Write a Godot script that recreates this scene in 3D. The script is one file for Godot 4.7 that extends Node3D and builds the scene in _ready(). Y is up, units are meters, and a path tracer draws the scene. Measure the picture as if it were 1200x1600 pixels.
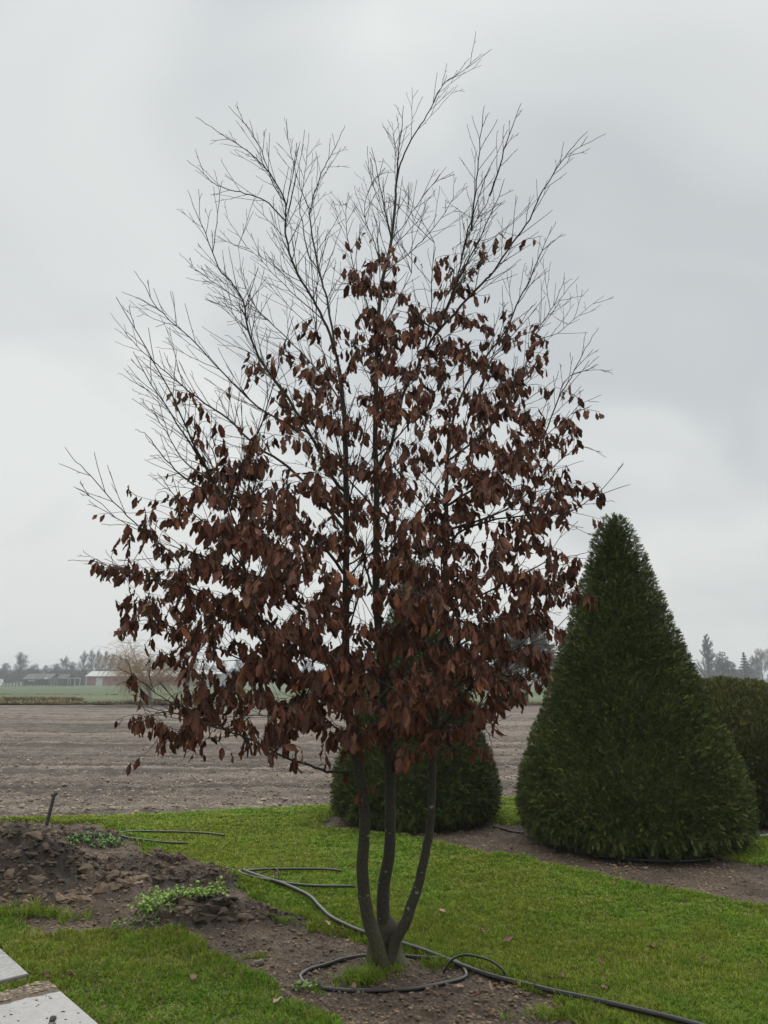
extends Node3D

# ---------- camera constants (photograph 1200 x 1600) ----------
const EYE := 1.55
const FOV := 68.0
const HORIZON := 1061.0
var focal := 800.0 / tan(deg_to_rad(FOV * 0.5))
var pitch := atan((HORIZON - 800.0) / focal)

var rng := RandomNumberGenerator.new()
var n_coarse := FastNoiseLite.new()
var n_mid := FastNoiseLite.new()
var n_fine := FastNoiseLite.new()
var used := {}

# ---------- mesh builder ----------
class MB:
	var v := PackedVector3Array()
	var n := PackedVector3Array()
	var c := PackedColorArray()
	var i := PackedInt32Array()
	func vert(p: Vector3, nn: Vector3, col := Color.WHITE) -> int:
		v.push_back(p); n.push_back(nn); c.push_back(col)
		return v.size() - 1
	func tri(a: int, b: int, d: int) -> void:
		i.push_back(a); i.push_back(b); i.push_back(d)
	func face(p: Array, col := Color.WHITE) -> void:   # flat polygon, clockwise seen from its front
		var nn: Vector3 = (p[2] - p[0]).cross(p[1] - p[0]).normalized()
		var b := v.size()
		for q in p: vert(q, nn, col)
		for k in range(1, p.size() - 1): tri(b, b + k, b + k + 1)
	func box(a: Vector3, b: Vector3, col := Color.WHITE) -> void:
		var x0 := a.x; var y0 := a.y; var z0 := a.z; var x1 := b.x; var y1 := b.y; var z1 := b.z
		face([Vector3(x0, y0, z1), Vector3(x0, y1, z1), Vector3(x1, y1, z1), Vector3(x1, y0, z1)], col)
		face([Vector3(x1, y0, z0), Vector3(x1, y1, z0), Vector3(x0, y1, z0), Vector3(x0, y0, z0)], col)
		face([Vector3(x0, y0, z0), Vector3(x0, y1, z0), Vector3(x0, y1, z1), Vector3(x0, y0, z1)], col)
		face([Vector3(x1, y0, z1), Vector3(x1, y1, z1), Vector3(x1, y1, z0), Vector3(x1, y0, z0)], col)
		face([Vector3(x0, y1, z1), Vector3(x0, y1, z0), Vector3(x1, y1, z0), Vector3(x1, y1, z1)], col)
		face([Vector3(x0, y0, z0), Vector3(x0, y0, z1), Vector3(x1, y0, z1), Vector3(x1, y0, z0)], col)
	func tube(pts: PackedVector3Array, rad: PackedFloat32Array, sides: int, col := Color.WHITE, cols := PackedColorArray()) -> void:
		var m := pts.size()
		if m < 2: return
		var t := (pts[1] - pts[0]).normalized()
		var u := t.cross(Vector3(0.31, 0.2, 0.93)).normalized()
		var b := v.size()
		for k in m:
			var t2 := (pts[mini(k + 1, m - 1)] - pts[maxi(k - 1, 0)]).normalized()
			if t2.length_squared() < 0.5: t2 = t
			t = t2
			u = (u - t * u.dot(t)).normalized()
			var w := t.cross(u)
			var cc := cols[k] if cols.size() > k else col
			for s in sides:
				var a := TAU * s / sides
				var d := u * cos(a) + w * sin(a)
				vert(pts[k] + d * rad[k], d, cc)
		for k in m - 1:
			for s in sides:
				var p0 := b + k * sides + s
				var p1 := b + k * sides + (s + 1) % sides
				tri(p0, p0 + sides, p1 + sides)
				tri(p0, p1 + sides, p1)
		var e := vert(pts[m - 1] + t * rad[m - 1] * 0.5, t, cols[m - 1] if cols.size() >= m else col)
		for s in sides: tri(b + (m - 1) * sides + s, e, b + (m - 1) * sides + (s + 1) % sides)
	func mesh(smooth_normals := false) -> ArrayMesh:
		if smooth_normals:
			for k in n.size(): n[k] = Vector3.ZERO
			for k in range(0, i.size(), 3):
				var f := (v[i[k + 2]] - v[i[k]]).cross(v[i[k + 1]] - v[i[k]])
				n[i[k]] += f; n[i[k + 1]] += f; n[i[k + 2]] += f
			for k in n.size(): n[k] = n[k].normalized() if n[k].length_squared() > 0.0 else Vector3.UP
		var a := []
		a.resize(Mesh.ARRAY_MAX)
		a[Mesh.ARRAY_VERTEX] = v; a[Mesh.ARRAY_NORMAL] = n; a[Mesh.ARRAY_COLOR] = c; a[Mesh.ARRAY_INDEX] = i
		var m := ArrayMesh.new()
		m.add_surface_from_arrays(Mesh.PRIMITIVE_TRIANGLES, a)
		return m

# ---------- naming and tagging ----------
func numbered(called: String) -> String:
	if not used.has(called):
		used[called] = 0
		return called
	used[called] += 1
	return "%s_%03d" % [called, used[called]]

func obj(called: String, m: Mesh, mat: Material, parent: Node3D = self) -> MeshInstance3D:
	var o := MeshInstance3D.new()
	o.name = numbered(called) if parent == self else called
	o.mesh = m
	if mat: o.material_override = mat
	parent.add_child(o, true)
	return o

func thing(called: String, label: String, category: String, at := Vector3.ZERO, group := "") -> Node3D:
	var o := Node3D.new()
	o.name = numbered(called)
	add_child(o, true)
	o.position = at
	tag(o, label, category, group)
	return o

func tag(o: Node3D, label: String, category: String, group := "", kind := "") -> Node3D:
	o.set_meta("label", label)
	o.set_meta("category", category)
	if group: o.set_meta("group", group)
	if kind: o.set_meta("kind", kind)
	return o

func structure(o: Node3D, label := "") -> Node3D:
	o.set_meta("kind", "structure")
	if label: o.set_meta("label", label)
	return o

func scatter(called: String, m: Mesh, mat: Material, xf: Array, cols: Array, parent: Node3D = self) -> MultiMeshInstance3D:
	var mm := MultiMesh.new()
	mm.transform_format = MultiMesh.TRANSFORM_3D
	mm.use_colors = true
	mm.mesh = m
	mm.instance_count = xf.size()
	for k in xf.size():
		mm.set_instance_transform(k, xf[k])
		mm.set_instance_color(k, cols[k])
	var o := MultiMeshInstance3D.new()
	o.name = numbered(called) if parent == self else called
	o.multimesh = mm
	o.material_override = mat
	parent.add_child(o, true)
	o.set_meta("kind", "stuff")
	return o

# ---------- pixels of the photograph to places ----------
func ray(px: float, py: float) -> Vector3:
	var dx := (px - 600.0) / focal
	var dy := -(py - 800.0) / focal
	return Vector3(dx, dy * cos(pitch) + sin(pitch), -(cos(pitch) - dy * sin(pitch)))

func gp(px: float, py: float, y := 0.0) -> Vector3:         # where the ray meets level y
	var r := ray(px, py)
	return Vector3(0, EYE, 0) + r * ((y - EYE) / r.y)

func at_depth(px: float, py: float, z: float) -> Vector3:  # where the ray reaches a given z
	var r := ray(px, py)
	return Vector3(0, EYE, 0) + r * (z / r.z)

func to_px(p: Vector3) -> Vector2:
	var q := p - Vector3(0, EYE, 0)
	var d := -q.z * cos(pitch) + q.y * sin(pitch)
	var h := q.y * cos(pitch) + q.z * sin(pitch)
	return Vector2(600.0 + focal * q.x / d, 800.0 - focal * h / d)

# ---------- materials ----------
func lin(r: float, g: float, b: float) -> Color:
	return Color(r, g, b).linear_to_srgb()

func noise_tex(freq: float, octaves: int, lo: float, hi: float, size := 512, sd := 3, cellular := false) -> ImageTexture:
	var n := FastNoiseLite.new()
	n.seed = sd
	n.noise_type = FastNoiseLite.TYPE_CELLULAR if cellular else FastNoiseLite.TYPE_SIMPLEX_SMOOTH
	n.frequency = freq
	n.fractal_octaves = octaves
	var im := n.get_seamless_image(size, size)
	im.convert(Image.FORMAT_L8)
	var data := im.get_data()
	for k in data.size():
		data[k] = int(clampf(lerpf(lo, hi, data[k] / 255.0), 0.0, 1.0) * 255.0)
	return ImageTexture.create_from_image(Image.create_from_data(size, size, false, Image.FORMAT_L8, data))

func normal_tex(freq: float, octaves: int, strength: float, size := 512, sd := 3, cellular := false) -> ImageTexture:
	var n := FastNoiseLite.new()
	n.seed = sd
	n.noise_type = FastNoiseLite.TYPE_CELLULAR if cellular else FastNoiseLite.TYPE_SIMPLEX_SMOOTH
	n.frequency = freq
	n.fractal_octaves = octaves
	var im := n.get_seamless_image(size, size)
	im.convert(Image.FORMAT_RGBA8)
	im.bump_map_to_normal_map(strength)
	return ImageTexture.create_from_image(im)

func mat(col: Color, rough := 0.8, vcol := false, tex: Texture2D = null, scale := 1.0, nrm: Texture2D = null, nscale := 1.0) -> StandardMaterial3D:
	var m := StandardMaterial3D.new()
	m.albedo_color = col
	m.roughness = rough
	m.vertex_color_use_as_albedo = vcol
	m.cull_mode = BaseMaterial3D.CULL_DISABLED
	if tex or nrm:
		m.uv1_triplanar = true
		m.uv1_world_triplanar = true
		m.uv1_scale = Vector3.ONE * scale
	if tex: m.albedo_texture = tex
	if nrm:
		m.normal_enabled = true
		m.normal_texture = nrm
		m.normal_scale = nscale
	return m

func tint(c: Color, k: float) -> Color:
	return Color(c.r * k, c.g * k, c.b * k)

func rnd(a: float, b: float) -> float:
	return rng.randf_range(a, b)

func rdir() -> Vector3:
	return Vector3(rng.randfn(), rng.randfn(), rng.randfn()).normalized()

func smooth(pts: Array, sub: int) -> PackedVector3Array:     # Catmull-Rom through the points
	var out := PackedVector3Array()
	for k in pts.size() - 1:
		var p0: Vector3 = pts[maxi(k - 1, 0)]
		var p1: Vector3 = pts[k]
		var p2: Vector3 = pts[k + 1]
		var p3: Vector3 = pts[mini(k + 2, pts.size() - 1)]
		for s in sub:
			out.push_back(p1.cubic_interpolate(p2, p0, p3, float(s) / sub))
	out.push_back(pts[pts.size() - 1])
	return out

func _ready() -> void:
	rng.seed = 20240117
	n_coarse.seed = 11; n_coarse.frequency = 0.35; n_coarse.fractal_octaves = 3
	n_mid.seed = 23; n_mid.frequency = 3.0; n_mid.fractal_octaves = 3
	n_fine.seed = 37; n_fine.frequency = 14.0; n_fine.fractal_octaves = 2
	set_camera_and_light()
	build_ground()
	build_background()
	build_topiary()
	build_tree()
	build_hoses()
	build_foreground()

func set_camera_and_light() -> void:
	var cam := Camera3D.new()
	cam.name = "camera"
	cam.position = Vector3(0, EYE, 0)
	cam.rotation = Vector3(pitch, 0, 0)
	cam.fov = FOV
	cam.near = 0.05
	cam.far = 6000.0
	add_child(cam)
	cam.current = true
	var e := Environment.new()
	e.background_mode = Environment.BG_SKY
	e.tonemap_mode = Environment.TONE_MAPPER_LINEAR
	e.tonemap_exposure = 2.4
	e.sdfgi_enabled = true
	e.ssao_enabled = true
	e.ssil_enabled = true
	e.fog_enabled = true
	e.fog_density = 0.0009
	e.fog_light_color = Color(0.80, 0.83, 0.85)
	var sky := Sky.new()
	var pm := PanoramaSkyMaterial.new()
	pm.panorama = ImageTexture.create_from_image(overcast())
	sky.sky_material = pm
	e.sky = sky
	var we := WorldEnvironment.new()
	we.name = "world_environment"
	we.environment = e
	add_child(we)
	var sun := DirectionalLight3D.new()
	sun.name = "sun"
	sun.light_energy = 0.5
	sun.light_angular_distance = 110.0
	sun.light_color = Color(1.0, 0.975, 0.94)
	sun.shadow_enabled = true
	sun.rotation_degrees = Vector3(-66, 165, 0)
	add_child(sun)

func overcast() -> Image:
	var w := 1280
	var h := 640
	var im := Image.create(w, h, false, Image.FORMAT_RGBAF)
	var a := FastNoiseLite.new(); a.seed = 5; a.frequency = 0.55; a.fractal_octaves = 4; a.fractal_gain = 0.45
	var b := FastNoiseLite.new(); b.seed = 91; b.frequency = 1.7; b.fractal_octaves = 3; b.fractal_gain = 0.45
	for y in h:
		var el := (0.5 - (y + 0.5) / h) * PI
		for x in w:
			var az := ((x + 0.5) / w - 0.5) * TAU
			var d := Vector3(sin(az) * cos(el), sin(el), -cos(az) * cos(el))
			if d.y < -0.02:
				im.set_pixel(x, y, Color(0.125, 0.13, 0.125))
				continue
			var up := maxf(d.y, 0.0)
			var k := 1.0 / (up + 0.32)
			var p := Vector3(-d.x * k, d.z * k * 1.1, 0.0)         # sheets of stratus, foreshortened towards the horizon
			var q := Vector2(p.x + 0.5 * b.get_noise_3d(p.x * 0.5, p.y * 0.5, 9.0), p.y + 0.5 * b.get_noise_3d(p.x * 0.5, p.y * 0.5, 17.0))
			var c := a.get_noise_3d(q.x, q.y, 0.0) + 0.42 * b.get_noise_3d(q.x * 1.2, q.y * 1.3, 4.0)
			c = clampf(c * 2.3, -1.0, 1.0)
			var bright := 0.300 + 0.046 * c
			bright *= lerpf(0.97, 1.12, smoothstep(0.55, 1.0, up))
			var warm := 0.5 + 0.5 * c
			var low := 1.0 - smoothstep(0.0, 0.30, up)
			var col := Color(bright * lerpf(0.93, 0.97, warm), bright * lerpf(0.985, 1.0, warm), bright * lerpf(1.03, 0.985, warm))
			col = col.lerp(Color(0.297, 0.302, 0.292), low * 0.7)
			im.set_pixel(x, y, Color(col.r, col.g, col.b, 1.0))
	return im

# ---------- the ground ----------
var bed := PackedVector2Array()
var yew_bed := PackedVector2Array()
var dome_bed := PackedVector2Array()
var mounds := []
var slabs := []

func poly(px: Array) -> PackedVector2Array:
	var out := PackedVector2Array()
	for p in px:
		var g := gp(p[0], p[1])
		out.push_back(Vector2(g.x, g.z))
	return out

func inside(poly_: PackedVector2Array, p: Vector2) -> float:      # signed distance, positive within
	var best := 1e9
	for k in poly_.size():
		var q := Geometry2D.get_closest_point_to_segment(p, poly_[k], poly_[(k + 1) % poly_.size()])
		best = minf(best, q.distance_squared_to(p))
	return sqrt(best) * (1.0 if Geometry2D.is_point_in_polygon(p, poly_) else -1.0)

func soil_depth(x: float, z: float) -> float:
	var p := Vector2(x, z)
	var w := 0.10 * n_mid.get_noise_2d(x, z) + 0.035 * n_fine.get_noise_2d(x, z)
	return maxf(maxf(inside(bed, p), inside(yew_bed, p)), inside(dome_bed, p)) + w

func lawn_edge(x: float) -> float:
	return -10.30 - 0.285 * x + 0.10 * n_mid.get_noise_2d(x * 0.5, 3.0)

func height(x: float, z: float, sd: float) -> float:
	var h := 0.03 * n_coarse.get_noise_2d(x, z)
	if sd > -0.6:
		var add := 0.0
		for m in mounds:
			var d: float = pow((x - m[0]) / m[2], 2.0) + pow((z - m[1]) / m[3], 2.0)
			if d < 4.0: add += m[4] * exp(-d * 1.3)
		var soft := smoothstep(-0.25, 0.12, sd)
		var rough := 1.0 + 0.32 * n_mid.get_noise_2d(x * 0.6, z * 0.6) + 0.16 * n_mid.get_noise_2d(x * 2.2, z * 2.2) + 0.05 * n_fine.get_noise_2d(x * 1.3, z * 1.3)
		h += add * soft * rough
		var clod := 1.0 - absf(n_mid.get_noise_2d(x * 1.1 + 70.0, z * 1.1)) * 2.2
		h += soft * clampf(add * 5.0, 0.0, 1.0) * (0.040 * clod + 0.030 * absf(n_mid.get_noise_2d(x * 3.0, z * 3.0 + 9.0)) * 2.0)
		var inside_ := smoothstep(0.0, 0.1, sd)
		h += inside_ * (-0.012 + 0.016 * n_mid.get_noise_2d(x * 1.6, z * 1.6) + 0.013 * n_fine.get_noise_2d(x, z) + 0.007 * n_fine.get_noise_2d(x * 2.3, z * 2.3))
	return h

func patch(lawn: MB, soil: MB, x0: float, x1: float, z0: float, z1: float, step: float) -> void:
	var nx := int(round((x1 - x0) / step))
	var nz := int(round((z1 - z0) / step))
	var pos := PackedVector3Array()
	var sds := PackedFloat32Array()
	for j in nz + 1:
		for i in nx + 1:
			var x := x0 + (x1 - x0) * i / nx
			var z := z0 + (z1 - z0) * j / nz
			var sd := soil_depth(x, z)
			pos.push_back(Vector3(x, height(x, z, sd), z))
			sds.push_back(sd)
	var li := {}
	var si := {}
	for j in nz:
		for i in nx:
			var a := j * (nx + 1) + i
			var q := [a, a + 1, a + nx + 2, a + nx + 1]
			var cz := z0 + (z1 - z0) * (j + 0.5) / nz
			if cz < lawn_edge(x0 + (x1 - x0) * (i + 0.5) / nx): continue
			var is_soil := sds[a] + sds[a + nx + 2] > 0.0
			var mb := soil if is_soil else lawn
			var ix := si if is_soil else li
			var w := []
			for k in q:
				if not ix.has(k):
					ix[k] = mb.vert(pos[k], Vector3.UP, soil_color(pos[k]) if is_soil else Color(0.11, 0.125, 0.03))
				w.push_back(ix[k])
			mb.tri(w[0], w[1], w[2])
			mb.tri(w[0], w[2], w[3])

func soil_color(p: Vector3) -> Color:
	var dark := Color(0.100, 0.068, 0.045)
	var pale := Color(0.310, 0.230, 0.160)
	var t := 0.28 + 0.55 * n_mid.get_noise_2d(p.x * 0.55 + 9.0, p.z * 0.55) + 0.35 * n_fine.get_noise_2d(p.x * 0.8, p.z * 0.8)
	var c := dark.lerp(pale, clampf(t, 0.0, 1.0))
	var moss := clampf(2.2 * n_mid.get_noise_2d(p.x * 0.7 - 30.0, p.z * 0.7 + 12.0) - 0.95, 0.0, 0.22)
	c = c.lerp(Color(0.135, 0.135, 0.045), moss)
	var fresh := 0.0                                  # newly dug soil is moist and dark
	for m in mounds:
		if m[4] > 0.05: fresh = maxf(fresh, exp(-1.0 * (pow((p.x - m[0]) / m[2], 2.0) + pow((p.z - m[1]) / m[3], 2.0))))
	var dug := Color(0.044, 0.031, 0.022).lerp(Color(0.125, 0.091, 0.064), clampf(0.30 + 0.9 * n_mid.get_noise_2d(p.x * 0.9, p.z * 0.9 + 20.0) + 0.3 * n_fine.get_noise_2d(p.x, p.z), 0.0, 1.0))
	return c.lerp(dug, smoothstep(0.15, 0.55, fresh + 0.25 * n_mid.get_noise_2d(p.x + 3.0, p.z)))

func build_ground() -> void:
	bed = poly([[-160, 1283], [0, 1285], [60, 1284], [150, 1287], [195, 1300], [225, 1325], [262, 1346], [330, 1367], [374, 1374], [385, 1400], [440, 1428], [500, 1452], [560, 1472], [620, 1490], [700, 1508], [800, 1536], [870, 1560], [905, 1585], [935, 1625], [935, 1660], [560, 1660], [505, 1597], [430, 1555], [380, 1530], [330, 1500], [300, 1480], [268, 1461], [215, 1464], [150, 1460], [80, 1462], [40, 1446], [0, 1436], [-160, 1432]])
	yew_bed = poly([[486, 1287], [560, 1262], [700, 1262], [795, 1290], [830, 1287], [1000, 1290], [1105, 1337], [1160, 1347], [1210, 1354], [1420, 1378], [1420, 1480], [1200, 1416], [1100, 1399], [1000, 1384], [900, 1361], [820, 1344], [720, 1329], [622, 1307], [560, 1301]])
	dome_bed = poly([[1130, 1310], [1300, 1316], [1420, 1305], [1420, 1250], [1120, 1250]])
	for m in [[50, 1397, 0.70, 0.45, 0.24], [-80, 1398, 0.8, 0.5, 0.25], [60, 1313, 0.75, 0.28, 0.10], [-80, 1313, 0.7, 0.35, 0.10], [150, 1316, 0.34, 0.22, 0.06], [235, 1368, 0.60, 0.30, 0.13], [330, 1386, 0.45, 0.25, 0.07], [300, 1445, 0.34, 0.22, 0.12], [390, 1440, 0.36, 0.2, 0.07], [180, 1436, 0.3, 0.16, -0.05], [20, 1480, 0.17, 0.09, 0.07], [600, 1515, 0.22, 0.2, 0.035]]:
		var g := gp(m[0], m[1])
		mounds.push_back([g.x, g.z, m[2], m[3], m[4]])
	var edge := Vector2(0.66, 0.75).normalized()
	var across := Vector2(-edge.y, edge.x)
	for c in [[gp(45, 1530), -1.0], [gp(76, 1541), 1.0]]:
		var o := Vector2(c[0].x, c[0].z)
		slabs.push_back(PackedVector2Array([o, o + edge * c[1], o + edge * c[1] + across, o + across]))
	var lawn := MB.new()
	var soil := MB.new()
	patch(lawn, soil, -4.6, 1.6, -8.8, -3.4, 0.029)
	patch(lawn, soil, 1.6, 8.0, -13.0, -3.4, 0.08)
	patch(lawn, soil, -4.6, 1.6, -13.0, -8.8, 0.10)
	patch(lawn, soil, -12.0, -4.6, -13.0, -3.4, 0.15)
	patch(lawn, soil, -12.0, 8.0, -3.4, 6.0, 0.4)
	var grain := noise_tex(0.03, 5, 0.25, 1.0, 512, 8)
	var grain_n := normal_tex(0.03, 5, 5.0, 512, 8)
	var lo := obj("lawn", lawn.mesh(true), mat(Color.WHITE, 0.95, true, grain, 2.2))
	structure(lo, "mown green lawn round the tree and the clipped yews")
	var so := obj("soil_bed", soil.mesh(true), mat(Color.WHITE, 0.92, true, grain, 2.6, grain_n, 0.9))
	structure(so, "bare brown soil strip with dug heaps")
	# far ground to the horizon
	var far := MB.new()
	far.face([Vector3(-1500, -1.2, 30), Vector3(-1500, -1.2, -1700), Vector3(1500, -1.2, -1700), Vector3(1500, -1.2, 30)], Color(0.07, 0.10, 0.035))
	structure(obj("ground", far.mesh(), mat(Color.WHITE, 0.95, true)), "far grassland reaching the horizon")
	build_field()
	build_meadow()
	build_grass()
	build_crumbs(so)

func field_height(x: float, z: float) -> float:
	var furrow := sin(z * TAU / 0.78 + 0.8 * n_coarse.get_noise_2d(x * 0.12, z * 0.4)) * 0.024
	var track := 0.0
	for t in [-17.6, -19.3, -24.5, -26.2, -33.0, -34.8]:
		track -= 0.06 * exp(-pow((z - t) / 0.16, 2.0))
	return -0.05 + furrow + track + 0.06 * n_coarse.get_noise_2d(x * 0.5, z * 0.5) + 0.036 * n_mid.get_noise_2d(x * 0.6, z) + 0.030 * n_fine.get_noise_2d(x * 0.35, z * 0.45)

func build_field() -> void:
	var mb := MB.new()
	var zs := PackedFloat32Array()
	var z := 8.2
	while z < 50.5:
		zs.push_back(-z)
		z += 0.042 * pow(z / 9.0, 1.35)
	var nx := 380
	var tracks := []
	for py in [1206, 1196, 1181, 1168, 1157, 1147, 1138, 1129, 1121, 1113]: tracks.push_back(gp(0, py).z)
	for r in zs.size():
		for k in nx + 1:
			var x := (float(k) / nx - 0.5) * 2.0 * (1.05 * -zs[r])
			var y := field_height(x, zs[r])
			if zs[r] < -49.5: y -= 0.1
			y -= 0.3 * smoothstep(-0.15, 0.25, zs[r] - lawn_edge(x))
			var big := n_coarse.get_noise_2d(x * 0.16, zs[r] * 0.6)
			var streak := n_coarse.get_noise_2d(x * 0.10 + 50.0, zs[r] * 4.0)
			var speck := n_mid.get_noise_2d(x * 1.0, zs[r] * 1.4)
			var rill := n_coarse.get_noise_2d(x * 0.06 - 20.0, zs[r] * 1.3)
			var t := clampf(0.42 + 0.35 * big + 0.95 * streak + 0.85 * rill + 0.50 * speck + 4.0 * (y + 0.05), 0.0, 1.0)
			for ty in tracks: t += 0.55 * exp(-pow((zs[r] - ty) / (0.010 * -ty), 2.0)) * (0.6 + 0.8 * n_mid.get_noise_2d(x * 0.2, ty))
			t = minf(t, 1.15)
			var c := Color(0.098, 0.078, 0.062).lerp(Color(0.345, 0.285, 0.232), t)
			var weed := clampf(3.0 * n_mid.get_noise_2d(x * 0.35 + 7.0, zs[r] * 0.5) - 1.5, 0.0, 0.5) * smoothstep(-15.0, -9.0, zs[r])
			mb.vert(Vector3(x, y, zs[r]), Vector3.UP, c.lerp(Color(0.15, 0.15, 0.05), weed))
	for r in zs.size() - 1:
		for k in nx:
			var a := r * (nx + 1) + k
			mb.tri(a, a + nx + 1, a + nx + 2)
			mb.tri(a, a + nx + 2, a + 1)
	var grain := noise_tex(0.05, 5, 0.35, 1.0, 512, 61)
	var gn := normal_tex(0.05, 5, 6.0, 512, 61)
	structure(obj("field", mb.mesh(true), mat(Color.WHITE, 0.95, true, grain, 1.1, gn, 1.0)), "harvested bare field of pale grey-brown soil with furrows")
	# clods and straw lying on the field
	var xf := []
	var cs := []
	var xs := []
	var sc := []
	for k in 30000:
		var zz := -9.0 * pow(4.0, pow(rng.randf(), 1.3))
		var xx := rnd(-0.95, 0.95) * -zz
		if zz > lawn_edge(xx) + 0.05: continue
		var s := rnd(0.006, 0.02) * (1.0 + 1.0 * float(rng.randf() < 0.06))
		var b := Basis(rdir(), rnd(0, TAU)).scaled(Vector3(s * 1.3, s * 0.8, s))
		xf.push_back(Transform3D(b, Vector3(xx, field_height(xx, zz) + s * 0.2, zz)))
		cs.push_back(tint(Color(0.25, 0.205, 0.165), rnd(0.5, 1.3)))
		if rng.randf() < 0.35:
			var l := rnd(0.03, 0.10)
			var bb := Basis(Vector3.UP, rnd(0, TAU)) * Basis(Vector3.RIGHT, rnd(-0.35, 0.35))
			xs.push_back(Transform3D(bb.scaled_local(Vector3(l * 0.07, l * 0.05, l)), Vector3(xx + 0.1, field_height(xx + 0.1, zz) + 0.015, zz)))
			sc.push_back(tint(Color(0.36, 0.30, 0.21), rnd(0.5, 1.15)))
	tag(scatter("soil_clods", lump_mesh(4), mat(Color.WHITE, 0.95, true), xf, cs), "scattered pale clods on the bare field", "clods", "", "stuff")
	var sb := MB.new()
	sb.box(Vector3(-0.5, -0.5, -0.5), Vector3(0.5, 0.5, 0.5))
	tag(scatter("straw", sb.mesh(), mat(Color.WHITE, 0.9, true), xs, sc), "dry straw bits strewn over the bare field", "straw", "", "stuff")

func lump_mesh(sd: int) -> ArrayMesh:
	var mb := MB.new()
	var n := FastNoiseLite.new()
	n.seed = sd; n.frequency = 1.1
	var rings := 4
	var segs := 6
	for r in rings + 1:
		for s in segs:
			var a := PI * r / rings
			var b := TAU * s / segs
			var d := Vector3(sin(a) * cos(b), cos(a), sin(a) * sin(b))
			mb.vert(d * (0.9 + 1.1 * n.get_noise_3dv(d * 1.9)), d)
	for r in rings:
		for s in segs:
			var p := r * segs + s
			var q := r * segs + (s + 1) % segs
			mb.tri(p, p + segs, q + segs)
			mb.tri(p, q + segs, q)
	return mb.mesh(true)

func clod_mesh(sd: int) -> ArrayMesh:        # broken lump with flat faces
	var src := lump_mesh(sd)
	var arr := src.surface_get_arrays(0)
	var mb := MB.new()
	var r := RandomNumberGenerator.new()
	r.seed = sd
	var pos: PackedVector3Array = arr[Mesh.ARRAY_VERTEX]
	for k in pos.size(): pos[k] *= r.randf_range(0.75, 1.25)
	var ix: PackedInt32Array = arr[Mesh.ARRAY_INDEX]
	for k in range(0, ix.size(), 3): mb.face([pos[ix[k]], pos[ix[k + 1]], pos[ix[k + 2]]])
	return mb.mesh()

func meadow_height(x: float, z: float) -> float:
	var y := lerpf(0.02, -0.55, smoothstep(-50.0, -230.0, z)) + 0.10 * n_coarse.get_noise_2d(x * 0.05, z * 0.1)
	y -= 0.5 * exp(-pow((z + 86.0 + 0.03 * x) / 1.8, 2.0))
	return y

func build_meadow() -> void:
	var mb := MB.new()
	var zs := [-49.0]
	while zs[-1] > -620.0: zs.push_back(zs[-1] * 1.018 - 0.15)
	var nx := 120
	for r in zs.size():
		for k in nx + 1:
			var z: float = zs[r]
			var x := (float(k) / nx - 0.5) * 2.0 * 1.2 * -z
			var t := 0.5 + 0.5 * n_coarse.get_noise_2d(x * 0.03, z * 0.09)
			var c := Color(0.028, 0.085, 0.011).lerp(Color(0.052, 0.098, 0.018), t)
			var strip := exp(-pow((z + 66.0) / 5.0, 2.0)) * 0.55 + exp(-pow((z + 86.0) / 4.0, 2.0)) * 0.7 + exp(-pow((z + 120.0) / 9.0, 2.0)) * 0.35
			strip *= clampf(0.7 + 1.2 * n_coarse.get_noise_2d(x * 0.08, z * 0.3 + 40.0), 0.0, 1.0)
			mb.vert(Vector3(x, meadow_height(x, z), z), Vector3.UP, c.lerp(Color(0.20, 0.16, 0.08), strip))
	for r in zs.size() - 1:
		for k in nx:
			var a := r * (nx + 1) + k
			mb.tri(a, a + nx + 1, a + nx + 2)
			mb.tri(a, a + nx + 2, a + 1)
	structure(obj("meadow", mb.mesh(true), mat(Color.WHITE, 0.95, true, noise_tex(0.06, 4, 0.6, 1.0, 256, 77), 0.3)), "green meadow beyond the bare field with tan strips")
	# dry verge between the field and the meadow, and the ditch bank behind it
	var xf := []
	var cs := []
	for k in 5200:
		var x := rnd(-50, 50)
		var z := -49.3 + rng.randfn() * 0.5
		var clump := n_coarse.get_noise_2d(x * 0.35, 8.0)
		var h := rnd(0.12, 0.3) * (1.0 + maxf(clump, 0.0) * 1.6)
		if clump < -0.1 and rng.randf() < 0.6: continue
		if k % 3 == 0:                                   # tall pale reeds along the ditch bank
			x = lerpf(-46.0, -21.0, rng.randf())
			z = -56.0 - (x + 46.0) * -0.1 + rng.randfn() * 0.5
			h = rnd(0.25, 0.5)
		elif k % 3 == 1:
			x = rnd(-95, 95); z = -84.0 - 0.03 * x + rng.randfn() * 1.0; h = rnd(0.15, 0.35)
		xf.push_back(Transform3D(Basis(Vector3.UP, rnd(0, TAU)).scaled(Vector3(h * 1.6, h, h * 1.6)), Vector3(x, meadow_height(x, z) - 0.02, z)))
		var dry := Color(0.26, 0.20, 0.105)
		cs.push_back(tint(dry.lerp(Color(0.13, 0.15, 0.05), rng.randf() * 0.5), rnd(0.7, 1.15)))
	tag(scatter("dry_verge_grass", tuft_mesh(12, 0.35, 0.05, 91), mat(Color.WHITE, 0.9, true), xf, cs), "tan dry grass along the far edge of the bare field", "dry grass", "", "stuff")

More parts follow.
